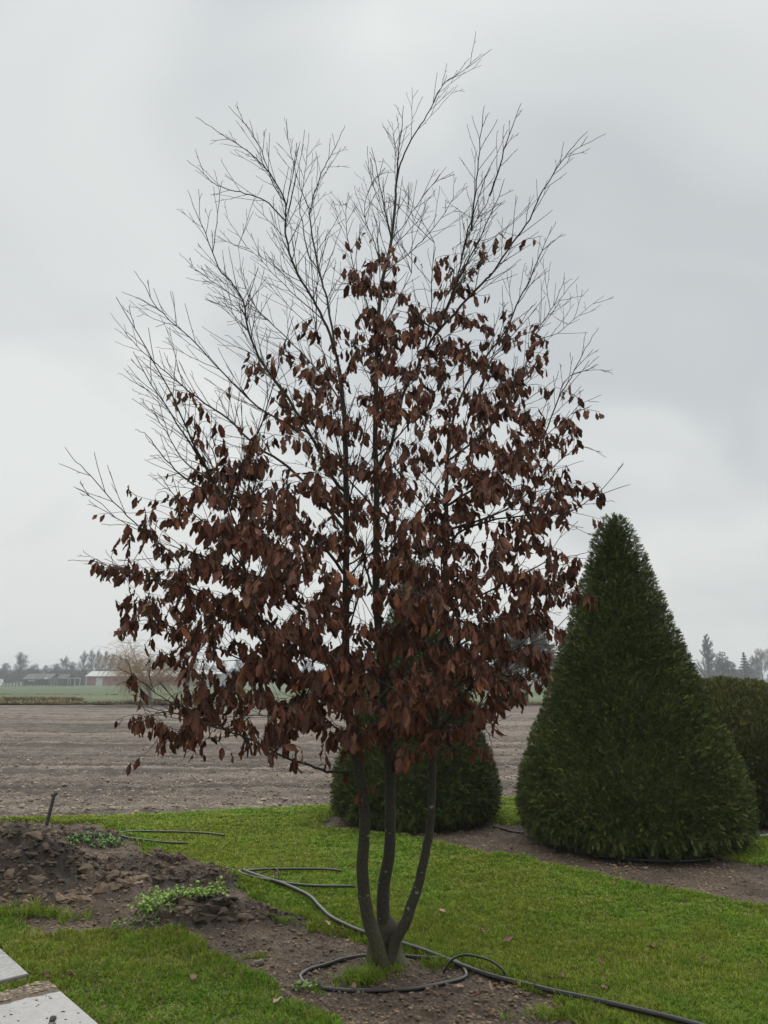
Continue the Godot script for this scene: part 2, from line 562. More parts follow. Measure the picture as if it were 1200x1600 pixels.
func tuft_mesh(blades: int, spread: float, width: float, sd: int) -> ArrayMesh:    # unit-high tuft of bent blades
	var r := RandomNumberGenerator.new()
	r.seed = sd
	var mb := MB.new()
	for k in blades:
		var a := r.randf() * TAU
		var root := Vector3(cos(a), 0, sin(a)) * spread * sqrt(r.randf())
		var lean := Vector3(cos(a + r.randf_range(-0.9, 0.9)), 0, sin(a + r.randf_range(-0.9, 0.9))) * r.randf_range(0.15, 1.15)
		var hgt := r.randf_range(0.5, 1.0)
		var side := Vector3(-sin(a + r.randf() * 3.0), 0, cos(a + r.randf() * 3.0)).normalized() * width * r.randf_range(0.7, 1.2)
		var p1 := root + lean * 0.35 + Vector3.UP * hgt * 0.55
		var p2 := root + lean + Vector3.UP * hgt * r.randf_range(0.55, 0.95)
		var nn := (side.cross(p2 - root)).normalized()
		if nn.y < 0: nn = -nn
		var tone := r.randf_range(0.75, 1.25)
		var col := Color(tone, tone, tone)
		if r.randf() < 0.12: col = Color(1.9, 1.35, 1.5)
		var i0 := mb.vert(root - side, nn, col)
		var i1 := mb.vert(root + side, nn, col)
		var i2 := mb.vert(p1 - side * 0.8, nn, col)
		var i3 := mb.vert(p1 + side * 0.8, nn, col)
		var i4 := mb.vert(p2, nn, col)
		mb.tri(i0, i2, i3); mb.tri(i0, i3, i1); mb.tri(i2, i4, i3)
	return mb.mesh(true)

func build_grass() -> void:
	var m := mat(Color.WHITE, 0.75, true)
	m.backlight_enabled = true
	m.backlight = lin(0.10, 0.15, 0.015)
	m.metallic_specular = 0.2
	var xf := []
	var cs := []
	for k in 330000:
		var z := -3.5 * pow(3.75, rng.randf())
		var x := rnd(-0.78, 0.78) * -z
		if z < lawn_edge(x) + 0.03 * rng.randf() or x > 7.9: continue
		if rng.randf() > 0.95 * minf(1.0, pow(-z / 6.2, 0.5)): continue
		if on_slab(x, z): continue
		var sd := soil_depth_cached(x, z)
		if sd > 0.02: continue
		if sd > -0.1 and rng.randf() < 0.25: continue
		var thin := n_mid.get_noise_2d(x * 0.8 + 40.0, z * 0.8)
		var wear := 0.0
		if x < -0.4 and z > -5.4: wear = 0.22
		if thin < -0.45 + wear and rng.randf() < 0.75: continue
		var big := n_coarse.get_noise_2d(x * 1.3 + 8.0, z * 1.3)
		var h := rnd(0.018, 0.040) * (1.0 + 0.45 * big + 0.3 * thin)
		if sd > -0.12: h *= rnd(1.0, 1.7)
		var w := rnd(0.75, 1.25) * 0.042 * clampf(-z / 6.0, 0.9, 1.5)
		xf.push_back(Transform3D(Basis(Vector3.UP, rnd(0, TAU)).scaled(Vector3(w, h, w)), Vector3(x, height(x, z, sd) - 0.004, z)))
		var c := Color(0.150, 0.265, 0.030).lerp(Color(0.240, 0.285, 0.046), clampf(0.5 + 0.9 * big + 0.7 * n_mid.get_noise_2d(x, z + 60.0), 0.0, 1.0))
		if rng.randf() < 0.09 + wear * 0.4: c = Color(0.32, 0.29, 0.12)
		cs.push_back(tint(c, rnd(0.6, 1.35)))
	tag(scatter("lawn_grass", tuft_mesh(10, 0.75, 0.085, 40), m, xf, cs), "short green grass blades of the lawn", "grass", "", "stuff")

var sd_grid := PackedFloat32Array()
func soil_depth_cached(x: float, z: float) -> float:
	var nx := 420
	var nz := 260
	if sd_grid.is_empty():
		for j in nz:
			for i in nx: sd_grid.push_back(soil_depth(-10.5 + i * 0.05, -13.5 + j * 0.05))
	var fx := clampf((x + 10.5) / 0.05, 0.0, nx - 2.0)
	var fz := clampf((z + 13.5) / 0.05, 0.0, nz - 2.0)
	var ix := int(fx)
	var iz := int(fz)
	var a := lerpf(sd_grid[iz * nx + ix], sd_grid[iz * nx + ix + 1], fx - ix)
	var b := lerpf(sd_grid[(iz + 1) * nx + ix], sd_grid[(iz + 1) * nx + ix + 1], fx - ix)
	return lerpf(a, b, fz - iz)

func ground_y(x: float, z: float) -> float:
	return height(x, z, soil_depth(x, z))

func on_slab(x: float, z: float) -> bool:
	for s in slabs:
		if Geometry2D.is_point_in_polygon(Vector2(x, z), s): return true
	return false

func build_crumbs(_so: Node3D) -> void:
	var xf := []
	var cs := []
	for k in 60000:
		var z := -3.5 * pow(2.9, rng.randf())
		var x := rnd(-0.68, 0.68) * -z
		var sd := soil_depth_cached(x, z)
		if sd < 0.03 or xf.size() > 15000: continue
		var h := height(x, z, sd)
		var s := 0.003 + 0.009 * pow(rng.randf(), 3.0) + (0.014 * pow(rng.randf(), 6.0) if h > 0.05 else 0.0)
		xf.push_back(Transform3D(Basis(rdir(), rnd(0, TAU)).scaled(Vector3(s * 1.3, s * 0.8, s)), Vector3(x, h + s * 0.25, z)))
		cs.push_back(tint(soil_color(Vector3(x, h, z)), rnd(0.7, 1.5)))
	var big := []
	var bc := []
	for k in 26000:
		var z := rnd(-9.0, -5.2)
		var x := rnd(-5.2, -0.4)
		var sd := soil_depth_cached(x, z)
		if sd < 0.04 or big.size() > 1500: continue
		var h := height(x, z, sd)
		if h < 0.055: continue
		var s := 0.010 + 0.045 * pow(rng.randf(), 3.0)
		big.push_back(Transform3D(Basis(rdir(), rnd(0, TAU)).scaled(Vector3(s * 1.25, s * 0.85, s)), Vector3(x, h - s * 0.25, z)))
		bc.push_back(tint(soil_color(Vector3(x, h, z)), rnd(0.75, 1.3)))
	tag(scatter("earth_clods", clod_mesh(31), mat(Color.WHITE, 0.95, true), big, bc), "broken clods of dug brown earth on the heaps", "clods", "", "stuff")
	tag(scatter("soil_crumbs", lump_mesh(9), mat(Color.WHITE, 0.95, true), xf, cs), "loose brown crumbs of soil on the bed", "soil crumbs", "", "stuff")

# ---------- the multi-stemmed tree ----------
const TREE_Z := -4.55
# how many leaves hang where in the crown: cells of 40 px from (100, 360)
const LEAFY := [
	"0000000000020001211000", "0000000000055133200000", "0000000000055224200000", "0000000000046555330000",
	"0000000003157766144000", "0000000346447663573000", "0000221135536655652200", "0000122156656554775420",
	"0000022524434335776400", "0000145633467535776400", "0021378775657446775540", "0134458887435575456410",
	"0014467887536886455300", "0453687787536887677600", "0035788886636888765520", "0056676887647888887300",
	"0003435699877888876000", "0020436899987888875000", "0011477689887888851000", "0045564475677887300000",
	"0010411142234521300000", "0000000000020000000000"]

var br := []            # branches: {pts, rad, par, node}
var nodes := PackedVector3Array()
var node_br := PackedInt32Array()
var node_dir := PackedVector3Array()

func trace(px: Array, par: int, r0: float, r1: float, dz0: float, dz1: float) -> int:
	# px: points in the photograph; depth runs from dz0 (or the parent's own depth) to dz1 metres towards the camera
	var start := dz0
	if par >= 0:
		var best := 1e9
		for q in br[par].pts:
			var d := to_px(q).distance_to(Vector2(px[0][0], px[0][1]))
			if d < best:
				best = d
				start = q.z - TREE_Z
	var len := 0.0
	for k in range(1, px.size()): len += Vector2(px[k][0] - px[k - 1][0], px[k][1] - px[k - 1][1]).length()
	var raw := []
	var run := 0.0
	for k in px.size():
		if k > 0: run += Vector2(px[k][0] - px[k - 1][0], px[k][1] - px[k - 1][1]).length()
		var t := run / len
		var dz := lerpf(start, dz1, t if par < 0 else pow(t, 0.85))
		raw.push_back(at_depth(px[k][0], px[k][1], TREE_Z + dz))
	return add_branch(smooth(raw, 4), par, r0, r1, 0.004)

func add_branch(pts: PackedVector3Array, par: int, r0: float, r1: float, wob: float) -> int:
	var rad := PackedFloat32Array()
	var m := pts.size()
	for k in m:
		var t := float(k) / (m - 1)
		rad.push_back(lerpf(r0, r1, pow(t, 0.8)))
		if k > 0 and k < m - 1: pts[k] += rdir() * wob * (1.0 if par >= 0 else 0.5)
	br.push_back({"pts": pts, "rad": rad, "par": par, "twigs": MB.new(), "r0": r0})
	var id := br.size() - 1
	for k in range(1, m):
		var d := (pts[k] - pts[k - 1])
		var c := maxi(1, int(d.length() / 0.05))
		for s in c:
			nodes.push_back(pts[k - 1] + d * (float(s + 1) / c))
			node_br.push_back(id)
			node_dir.push_back(d.normalized())
	return id

func bark_color(p: Vector3, low: float) -> Color:
	var t := 0.5 + 0.5 * n_mid.get_noise_3d(p.x * 3.0, p.y * 0.8, p.z * 3.0)
	var c := Color(0.044, 0.035, 0.025).lerp(Color(0.082, 0.068, 0.048), t)
	var green := clampf(0.15 + 1.6 * n_mid.get_noise_3d(p.x * 1.5 + 5.0, p.y * 0.5, p.z * 1.5), 0.0, 1.0) * 0.55
	c = c.lerp(Color(0.078, 0.086, 0.040), green)
	var moss := clampf(low + 1.3 * n_mid.get_noise_3d(p.x * 2.5, p.y * 2.0 + 3.0, p.z * 2.5), 0.0, 1.0)
	return c.lerp(Color(0.125, 0.125, 0.052), moss * 0.75)

func bare_twig(mb: MB, from: Vector3, dir: Vector3, length: float, r: float, level: int) -> void:
	# zigzag shoot with buds at its nodes, finer shoots leaving by turns
	var n := maxi(3, int(length / 0.055))
	var pts := PackedVector3Array([from])
	var rad := PackedFloat32Array([r])
	var d := dir.normalized()
	var side := d.cross(rdir()).normalized()
	var p := from
	for k in n:
		d = (d + Vector3.UP * 0.03 + rdir() * 0.032).normalized()
		var zig := side * (0.055 if k % 2 == 0 else -0.055)
		p += (d + zig).normalized() * length / n
		pts.push_back(p)
		rad.push_back(lerpf(r, 0.0014, float(k + 1) / n))
		if level > 0 and k > 0 and k < n - 1 and rng.randf() < 0.42:
			var sd := (side if k % 2 == 0 else -side)
			var nd := (d * rnd(0.95, 1.3) + sd * rnd(0.32, 0.7) + rdir() * 0.15).normalized()
			bare_twig(mb, p, nd, length * rnd(0.25, 0.62) * (1.15 - 0.7 * k / n), lerpf(r, 0.0014, float(k + 1) / n) * 0.75, level - 1)
		elif rng.randf() < 0.5:
			var bud := PackedVector3Array([p, p + (d * 0.7 + (side if k % 2 == 0 else -side) * 0.6).normalized() * rnd(0.008, 0.02)])
			mb.tube(bud, PackedFloat32Array([0.0016, 0.0008]), 3)
	mb.tube(pts, rad, 4)

func leaf_mesh(sd: int) -> ArrayMesh:      # unit-long withered leaf hanging from its stalk at the origin along +Y
	var r := RandomNumberGenerator.new()
	r.seed = sd
	var mb := MB.new()
	var fold := r.randf_range(0.05, 1.0)
	var curl := r.randf_range(-0.5, 0.7)
	var twist := r.randf_range(-0.7, 0.7)
	var wave := r.randf_range(0.03, 0.09)
	var prof := [0.03, 0.135, 0.20, 0.215, 0.185, 0.11, 0.0]
	var ph := r.randf() * 6.0
	for k in 7:
		var t := k / 6.0
		var y := 0.1 + t * 0.9
		var mid := Vector3(0, y, curl * 0.28 * t * t)
		var a := twist * t
		for s in [-2, -1, 0, 1, 2]:
			var u: float = s / 2.0
			var w: float = prof[k] * absf(u) * (1.0 + 0.12 * sin(k * 2.6 + ph + s))
			var f := fold * absf(u)
			var off := Vector3(signf(u) * w * cos(f), 0.0, w * sin(f) + wave * sin(k * 1.9 + ph + u * 3.0) * absf(u))
			off += Vector3(r.randf_range(-1, 1), r.randf_range(-1, 1), r.randf_range(-1, 1)) * 0.022 * absf(u)
			mb.vert(mid + off.rotated(Vector3.UP, a), Vector3.BACK, Color(1, 1, 1) if s != 0 else Color(1.35, 1.25, 1.2))
	for k in 6:
		for s in 4:
			var p := k * 5 + s
			if k == 5:
				mb.tri(p, p + 5, p + 1)
			else:
				mb.tri(p, p + 5, p + 6)
				mb.tri(p, p + 6, p + 1)
	var b := mb.v.size()
	mb.tube(PackedVector3Array([Vector3(0, 0, 0), Vector3(0, 0.11, 0)]), PackedFloat32Array([0.012, 0.012]), 3, Color(1.1, 0.9, 0.8))
	var keep := mb.n.slice(b)
	var m := mb.mesh(true)
	return m

func build_tree() -> void:
	rng.seed = 4242
	# stems
	var sa := trace([[601, 1512], [590, 1478], [577, 1440], [569, 1400], [566, 1350], [570, 1290], [567, 1235], [556, 1180], [546, 1120], [541, 1050], [540, 970], [541, 880], [541, 800], [540, 705], [537, 640], [530, 578]], -1, 0.043, 0.0135, 0.03, 0.02)
	var sb := trace([[602, 1510], [603, 1470], [598, 1420], [601, 1375], [609, 1327], [610, 1269], [609, 1205], [604, 1140], [597, 1052], [592, 994], [588, 930], [588, 857], [588, 798], [588, 735], [586, 690], [588, 590], [590, 510], [597, 440], [609, 390], [617, 327], [619, 290], [623, 264]], -1, 0.042, 0.0065, -0.05, -0.12)
	var sc := trace([[606, 1510], [618, 1470], [634, 1440], [646, 1405], [655, 1378], [663, 1340], [671, 1300], [675, 1250], [676, 1200], [679, 1150], [684, 1080], [690, 1010], [694, 950], [696, 880], [697, 800], [698, 730], [702, 680]], -1, 0.034, 0.011, 0.02, 0.06)
	# leaders: bases continue the stem they grow from
	var L := {}
	L.a1 = trace([[531, 584], [524, 550], [505, 498], [484, 459], [461, 420], [447, 372], [446, 343], [446, 315], [427, 278], [405, 253], [388, 238], [373, 227], [340, 205], [306, 183]], sa, 0.0105, 0.0014, 0, 0.35)
	L.a2 = trace([[530, 580], [524, 545], [513, 478], [503, 440], [495, 410], [487, 357], [485, 329], [498, 281], [510, 255], [521, 236], [532, 212], [539, 196]], sa, 0.0095, 0.0014, 0, -0.3)
	L.a3 = trace([[497, 420], [481, 395], [472, 345], [469, 325], [475, 281], [480, 236], [483, 207]], L.a2, 0.005, 0.0013, 0, -0.45)
	L.a4 = trace([[485, 331], [474, 305], [464, 278], [455, 240], [447, 197]], L.a2, 0.004, 0.0012, 0, -0.1)
	L.a5 = trace([[446, 345], [420, 318], [400, 308], [375, 300], [345, 292], [330, 284], [315, 268], [292, 250]], L.a1, 0.005, 0.0012, 0, 0.55)
	L.a6 = trace([[446, 318], [428, 290], [410, 240], [398, 215], [380, 190], [357, 166]], L.a1, 0.004, 0.0012, 0, 0.5)
	L.b1 = trace([[622, 268], [632, 240], [647, 210], [667, 180], [683, 147], [697, 128], [727, 107], [753, 84]], sb, 0.0062, 0.0012, 0, 0.25)
	L.b2 = trace([[619, 300], [617, 270], [618, 245], [616, 220], [612, 190]], sb, 0.003, 0.0012, 0, -0.2)
	L.b3 = trace([[590, 742], [600, 715], [612, 694], [622, 650], [632, 610], [650, 578], [672, 535], [692, 498], [708, 458], [717, 425], [724, 390], [736, 360], [760, 318], [778, 272]], sb, 0.0145, 0.0013, 0, 0.35)
	L.b4 = trace([[678, 524], [705, 495], [736, 462], [760, 436], [772, 422], [800, 381], [827, 343], [843, 307], [870, 263], [887, 240], [905, 218], [918, 205]], L.b3, 0.0095, 0.0012, 0, 0.6)
	L.b5 = trace([[887, 242], [915, 225], [947, 209]], L.b4, 0.002, 0.0011, 0, 0.7)
	L.b6 = trace([[590, 520], [572, 470], [556, 430], [545, 380], [540, 340], [545, 300]], sb, 0.006, 0.0013, 0, -0.4)
	L.b7 = trace([[600, 430], [585, 380], [570, 340], [575, 300], [590, 275], [617, 268]], sb, 0.004, 0.0012, 0, -0.5)
	L.b8 = trace([[612, 375], [632, 350], [655, 315], [680, 285], [709, 268]], sb, 0.0036, 0.0012, 0, 0.3)
	L.b9 = trace([[602, 425], [640, 395], [665, 370], [690, 340], [708, 310], [722, 294]], sb, 0.004, 0.0012, 0, -0.1)
	L.c1 = trace([[701, 700], [710, 650], [730, 600], [760, 555], [788, 520], [812, 466], [828, 438], [844, 398], [862, 378], [884, 366]], sc, 0.0095, 0.0013, 0, 0.2)
	L.c2 = trace([[699, 720], [740, 690], [790, 640], [815, 590], [832, 534], [850, 500], [872, 470], [905, 432]], sc, 0.008, 0.0013, 0, -0.35)
	L.c3 = trace([[832, 534], [872, 520], [905, 492], [944, 462]], L.c2, 0.003, 0.0011, 0, -0.5)
	L.c4 = trace([[698, 790], [740, 765], [790, 735], [828, 705], [850, 680], [872, 622], [892, 590], [915, 545], [935, 512]], sc, 0.0085, 0.0012, 0, 0.45)
	L.c5 = trace([[872, 624], [885, 592], [915, 580], [957, 578]], L.c4, 0.0025, 0.0011, 0, 0.55)
	L.c6 = trace([[850, 682], [885, 655], [910, 630], [940, 617]], L.c4, 0.0025, 0.0011, 0, 0.3)
	L.c7 = trace([[697, 830], [750, 812], [800, 790], [850, 745], [880, 715], [910, 698], [948, 715]], sc, 0.0085, 0.0012, 0, -0.5)
	L.c8 = trace([[696, 880], [715, 835], [760, 815], [830, 805], [890, 800], [930, 775], [985, 757]], sc, 0.0085, 0.0012, 0, 0.7)
	L.c9 = trace([[693, 960], [740, 935], [800, 905], [850, 880], [890, 870], [920, 862]], sc, 0.008, 0.0013, 0, 0.3)
	L.c10 = trace([[689, 1030], [740, 995], [790, 965], [840, 950], [880, 940], [915, 930]], sc, 0.008, 0.0013, 0, -0.4)
	L.c11 = trace([[684, 1085], [720, 1060], [770, 1030], [820, 1010], [855, 995]], sc, 0.0075, 0.0013, 0, 0.6)
	L.c12 = trace([[681, 1120], [700, 1085], [730, 1060], [765, 1055], [800, 1060], [845, 1050]], sc, 0.006, 0.0013, 0, 0.9)
	L.c13 = trace([[675, 1222], [662, 1214], [652, 1213], [644, 1220], [635, 1216], [629, 1200], [622, 1185], [608, 1165], [590, 1150]], sc, 0.008, 0.003, 0, 0.25)
	L.c14 = trace([[680, 1140], [710, 1125], [740, 1118], [760, 1140], [768, 1165]], sc, 0.005, 0.0013, 0, 0.55)
	# left-hand limbs
	L.l1 = trace([[540, 770], [517, 741], [482, 674], [443, 612], [411, 568], [388, 518], [380, 470], [360, 439], [342, 420], [322, 366], [305, 329], [293, 297]], sa, 0.0125, 0.0012, 0, 0.3)
	L.l2 = trace([[482, 676], [458, 666], [403, 635], [364, 600], [325, 557], [286, 518], [247, 482], [228, 450], [209, 423]], L.l1, 0.007, 0.0012, 0, 0.6)
	L.l3 = trace([[380, 472], [348, 451], [325, 435], [300, 415], [280, 395]], L.l1, 0.003, 0.0011, 0, 0.4)
	L.l4 = trace([[247, 482], [218, 466], [190, 456]], L.l2, 0.002, 0.0011, 0, 0.7)
	L.l5 = trace([[541, 830], [500, 780], [450, 730], [403, 698], [356, 655], [321, 631], [286, 604], [258, 580], [231, 557], [200, 525], [173, 489]], sa, 0.0115, 0.0012, 0, -0.5)
	L.l6 = trace([[403, 700], [370, 730], [341, 737], [309, 694], [278, 659], [247, 623], [215, 600], [185, 583]], L.l5, 0.006, 0.0012, 0, -0.2)
	L.l7 = trace([[541, 900], [500, 850], [450, 810], [400, 780], [360, 775], [310, 760], [275, 735], [245, 700], [230, 680], [211, 671]], sa, 0.0105, 0.0012, 0, 0.5)
	L.l8 = trace([[545, 1120], [505, 1085], [455, 1040], [408, 1000], [394, 960], [382, 890], [368, 820], [345, 770], [325, 740], [300, 700]], sa, 0.0155, 0.0015, 0, 0.55)
	L.l9 = trace([[385, 905], [340, 880], [290, 860], [274, 867], [227, 830], [189, 796], [141, 744], [120, 722], [101, 699]], L.l8, 0.0065, 0.0012, 0, 0.75)
	L.l10 = trace([[398, 985], [360, 945], [329, 932], [290, 915], [254, 905], [203, 895], [151, 878], [106, 876]], L.l8, 0.0075, 0.0012, 0, 0.3)
	L.l11 = trace([[227, 832], [190, 815], [150, 780], [115, 760]], L.l9, 0.0025, 0.0011, 0, 0.85)
	L.l12 = trace([[500, 1082], [450, 1060], [400, 1038], [380, 1031], [350, 1018], [312, 995], [270, 980], [225, 968], [182, 984]], L.l8, 0.007, 0.0013, 0, 0.2)
	L.l13 = trace([[551, 1206], [530, 1206], [512, 1206], [493, 1199], [445, 1183], [397, 1158], [353, 1141], [310, 1128], [265, 1112], [235, 1118], [205, 1135]], sa, 0.0105, 0.0013, 0, 0.5)
	L.l14 = trace([[353, 1141], [310, 1115], [261, 1095], [227, 1069], [205, 1055], [183, 1041]], L.l13, 0.004, 0.0012, 0, 0.75)
	L.l15 = trace([[545, 1110], [500, 1115], [450, 1120], [400, 1118], [350, 1120], [310, 1118]], sa, 0.006, 0.0013, 0, -0.5)
	L.l16 = trace([[541, 990], [500, 955], [455, 930], [420, 900], [400, 860], [390, 830]], sa, 0.0085, 0.0014, 0, -0.6)
	L.l17 = trace([[537, 640], [515, 600], [480, 560], [440, 520], [400, 480], [380, 440], [372, 385]], sa, 0.0065, 0.0012, 0, -0.55)
	L.l18 = trace([[505, 500], [470, 470], [440, 440], [410, 410], [385, 385]], L.a1, 0.004, 0.0012, 0, -0.2)
	L.l19 = trace([[386, 740], [355, 740], [300, 720], [260, 712], [235, 712]], L.l5, 0.003, 0.0011, 0, -0.7)
	# middle
	L.m1 = trace([[541, 885], [570, 868], [600, 860], [629, 829], [656, 798], [674, 772], [690, 740]], sa, 0.006, 0.0016, 0, 0.6)
	L.m2 = trace([[588, 935], [575, 900], [565, 860], [553, 830], [545, 760]], sb, 0.009, 0.004, 0, -0.3)
	# limbs toward and away from the viewer that fill the crown
	for s in [sa, sb, sc, L.l8, L.b3]:
		var pts: PackedVector3Array = br[s].pts
		for k in 11:
			var q := pts[int(lerpf(0.42, 0.98, (k + rng.randf()) / 11.0) * (pts.size() - 1))]
			if q.y < 1.15: continue
			var ang := (PI * 0.5 if k % 2 == 0 else -PI * 0.5) + rnd(-0.85, 0.85)
			var ln := rnd(0.65, 1.15) * (1.0 if q.y < 3.0 else 0.7)
			var d := Vector3(cos(ang), rnd(0.45, 0.95), sin(ang)).normalized()
			var raw := [q]
			for j in 4:
				d = (d + Vector3.UP * 0.06 + rdir() * 0.12).normalized()
				raw.push_back(raw[-1] + d * ln / 4.0)
			add_branch(smooth(raw, 3), s, 0.0065, 0.0014, 0.004)
	# bare shoots along every branch
	var first_leafy := br.size()
	for id in br.size():
		var B: Dictionary = br[id]
		var pts: PackedVector3Array = B.pts
		var run := 0.0
		var flip := 1.0
		var total := 0.0
		for k in range(1, pts.size()): total += pts[k].distance_to(pts[k - 1])
		var next := total * 0.22
		for k in range(1, pts.size()):
			run += pts[k].distance_to(pts[k - 1])
			if run < next: continue
			if pts[k].y < 1.25: continue
			var t := run / total
			if t > 0.9: continue
			var d := (pts[k] - pts[k - 1]).normalized()
			var upper := smoothstep(2.6, 3.8, pts[k].y)
			next = run + rnd(0.038, 0.070) * (1.3 - 0.5 * upper)
			flip = -flip
			var across := d.cross(Vector3(0.25 * rng.randfn(), 0.3 * rng.randfn(), 1.0)).normalized()
			var roll := rnd(-0.95, 0.95)
			var sd := across.rotated(d, roll) * flip
			var nd := (d * rnd(0.95, 1.35) + sd * rnd(0.38, 0.78) + rdir() * 0.12).normalized()
			var ln := lerpf(0.72, 0.17, pow(t, 0.8)) * rnd(0.55, 1.1) * minf(1.0, total / 0.9) * (0.85 if par_is_stem(id) else 0.7)
			if B.r0 > 0.03: ln = rnd(0.25, 0.55)
			if ln < 0.05: continue
			bare_twig(B.twigs, pts[k], nd, ln, clampf(B.rad[k] * 0.5, 0.0019, 0.0032), 2 if ln > 0.3 else 1)
	# long fine shoots that fill the leafless top and flanks
	var zone := PackedVector2Array()
	for q in [[372, 245], [470, 215], [610, 275], [700, 310], [790, 300], [860, 320], [890, 420], [880, 560], [820, 440], [700, 370], [560, 400], [520, 520], [440, 570], [330, 650], [250, 640], [215, 520], [290, 430], [330, 330]]: zone.push_back(Vector2(q[0], q[1]))
	var made := 0
	while made < 110:
		var q := Vector2(rnd(200, 900), rnd(210, 660))
		if not Geometry2D.is_point_in_polygon(q, zone): continue
		made += 1
		var to := at_depth(q.x, q.y, TREE_Z + clampf(rng.randfn() * 0.42, -0.9, 0.9))
		var best := 1e9
		var bi := -1
		for k in nodes.size():
			var dv := to - nodes[k]
			if dv.y < 0.12: continue
			var d := dv.length()
			if d < 0.22: continue
			d *= 2.0 - dv.normalized().dot(node_dir[k])
			if d < best:
				best = d; bi = k
		if bi < 0: continue
		var v := to - nodes[bi]
		bare_twig(br[node_br[bi]].twigs, nodes[bi], (v.normalized() + node_dir[bi] * 0.25 - Vector3.UP * 0.1).normalized(), minf(v.length(), 1.0), 0.0026, 1)
	# leafy twigs: clusters of leaves grown towards the leafy parts of the crown
	var goals := []
	for row in LEAFY.size():
		var first := 99
		var last := 0
		for col in 22:
			if LEAFY[row][col] != "0":
				first = mini(first, col); last = maxi(last, col)
		for col in 22:
			var want := 2.2 * pow(int(LEAFY[row][col]), 1.76)
			var half := maxf(1.0, (last - first + 1) * 0.5)
			var mid := (first + last) * 0.5
			var deep := 0.55 * 0.155 * half * sqrt(clampf(1.0 - pow((col - mid) / (half + 0.8), 2.0), 0.05, 1.0))
			var todo := want + rng.randf() * 0.99
			while todo >= 1.0:
				var c := mini(int(todo), rng.randi_range(2, 6))
				todo -= c
				var dz := clampf(rng.randfn() * 0.75, -1.5, 1.5) * deep
				var p := at_depth(100 + 40 * (col + rng.randf()), 350 + 40 * (row + 0.5 + clampf(0.24 * rng.randfn() + 0.25 * sin(col * 1.7 + row * 2.1), -0.7, 0.7)), TREE_Z + dz + 0.05)
				goals.push_back([p, c])
	# nearest first, so that later twigs can leave earlier ones
	for g in goals:
		var best := 1e9
		for k in range(0, nodes.size(), 3): best = minf(best, nodes[k].distance_squared_to(g[0]))
		g.push_back(best)
	goals.sort_custom(func(a, b): return a[2] < b[2])
	var leaves := []
	for g in goals:
		var to: Vector3 = g[0]
		var best := 1e9
		var bi := 0
		for k in nodes.size():
			var dv := to - nodes[k]
			var d := dv.length_squared()
			if d > best: continue
			d *= 1.0 + 1.2 * clampf(-dv.y / (dv.length() + 0.001), 0.0, 1.0) + (2.0 if dv.length_squared() < 0.0016 else 0.0)
			if d < best:
				best = d; bi = k
		var from := nodes[bi]
		var id := node_br[bi]
		var dist := from.distance_to(to)
		var ctrl := from + (node_dir[bi] * 0.55 + (to - from).normalized() * 0.6 + Vector3.UP * 0.12).normalized() * dist * 0.45
		var n := maxi(3, int(dist / 0.06))
		var pts := PackedVector3Array()
		var rad := PackedFloat32Array()
		for k in n + 1:
			var t := float(k) / n
			pts.push_back(from.lerp(ctrl, t).lerp(ctrl.lerp(to, t), t) + (rdir() * 0.006 if k > 0 else Vector3.ZERO))
			rad.push_back(lerpf(clampf(0.0016 + dist * 0.003, 0.0016, 0.0042), 0.0012, t))
		br[id].twigs.tube(pts, rad, 4)
		for k in range(1, pts.size()):
			nodes.push_back(pts[k]); node_br.push_back(id); node_dir.push_back((pts[k] - pts[k - 1]).normalized())
		var tdir := (pts[n] - pts[n - 1]).normalized()
		for k in g[1]:
			var back: float = k * rnd(0.022, 0.045)
			var f: float = clampf(1.0 - back / maxf(dist, 0.05), 0.1, 1.0)
			var fi := f * n
			var at := pts[int(fi)].lerp(pts[mini(int(fi) + 1, n)], fi - int(fi))
			var hang := (Vector3.DOWN * rnd(0.9, 1.5) + tdir * rnd(0.0, 0.6) + rdir() * 0.55).normalized()
			leaves.push_back([at + Vector3(rng.randfn(), 0.3 * rng.randfn(), rng.randfn()) * 0.004, hang])
	# ---- commit
	var base := gp(602, 1512)
	var tree := thing("tree", "tall three-stemmed tree with brown withered leaves standing in the black hose ring", "tree", Vector3(base.x, 0, base.z))
	var off := Transform3D(Basis(), -tree.position)
	var bark_t := noise_tex(0.035, 4, 0.45, 1.0, 512, 14)
	var bark_n := normal_tex(0.045, 4, 3.5, 512, 14)
	var bark := mat(Color.WHITE, 0.8, true, bark_t, 3.0, bark_n, 0.8)
	bark.uv1_scale = Vector3(5.0, 2.6, 5.0)
	var twig := mat(lin(0.034, 0.027, 0.023), 0.75)
	var root := MB.new()
	build_root_flare(root, base)
	var ro := obj("trunk_base", root.mesh(true), bark, tree)
	ro.transform = off
	for id in br.size():
		var B: Dictionary = br[id]
		var mb := MB.new()
		var cols := PackedColorArray()
		var stem: bool = B.par < 0
		for p in B.pts: cols.push_back(bark_color(p, lerpf(0.75, -0.6, smoothstep(0.0, 0.55, p.y)) if stem else -0.45))
		mb.tube(B.pts, B.rad, 14 if stem else 7, Color.WHITE, cols)
		var o := obj("stem" if stem else "branch", mb.mesh(), bark, tree)
		o.transform = off
		if B.twigs.v.size() > 0:
			var t := obj("twigs", B.twigs.mesh(), twig, o)
			t.set_meta("kind", "stuff")
		B.node = o
	lichen(tree, [sa, sb, sc])
	build_leaves(tree, leaves)

func par_is_stem(id: int) -> bool:
	return br[id].par >= 0 and br[br[id].par].par < 0

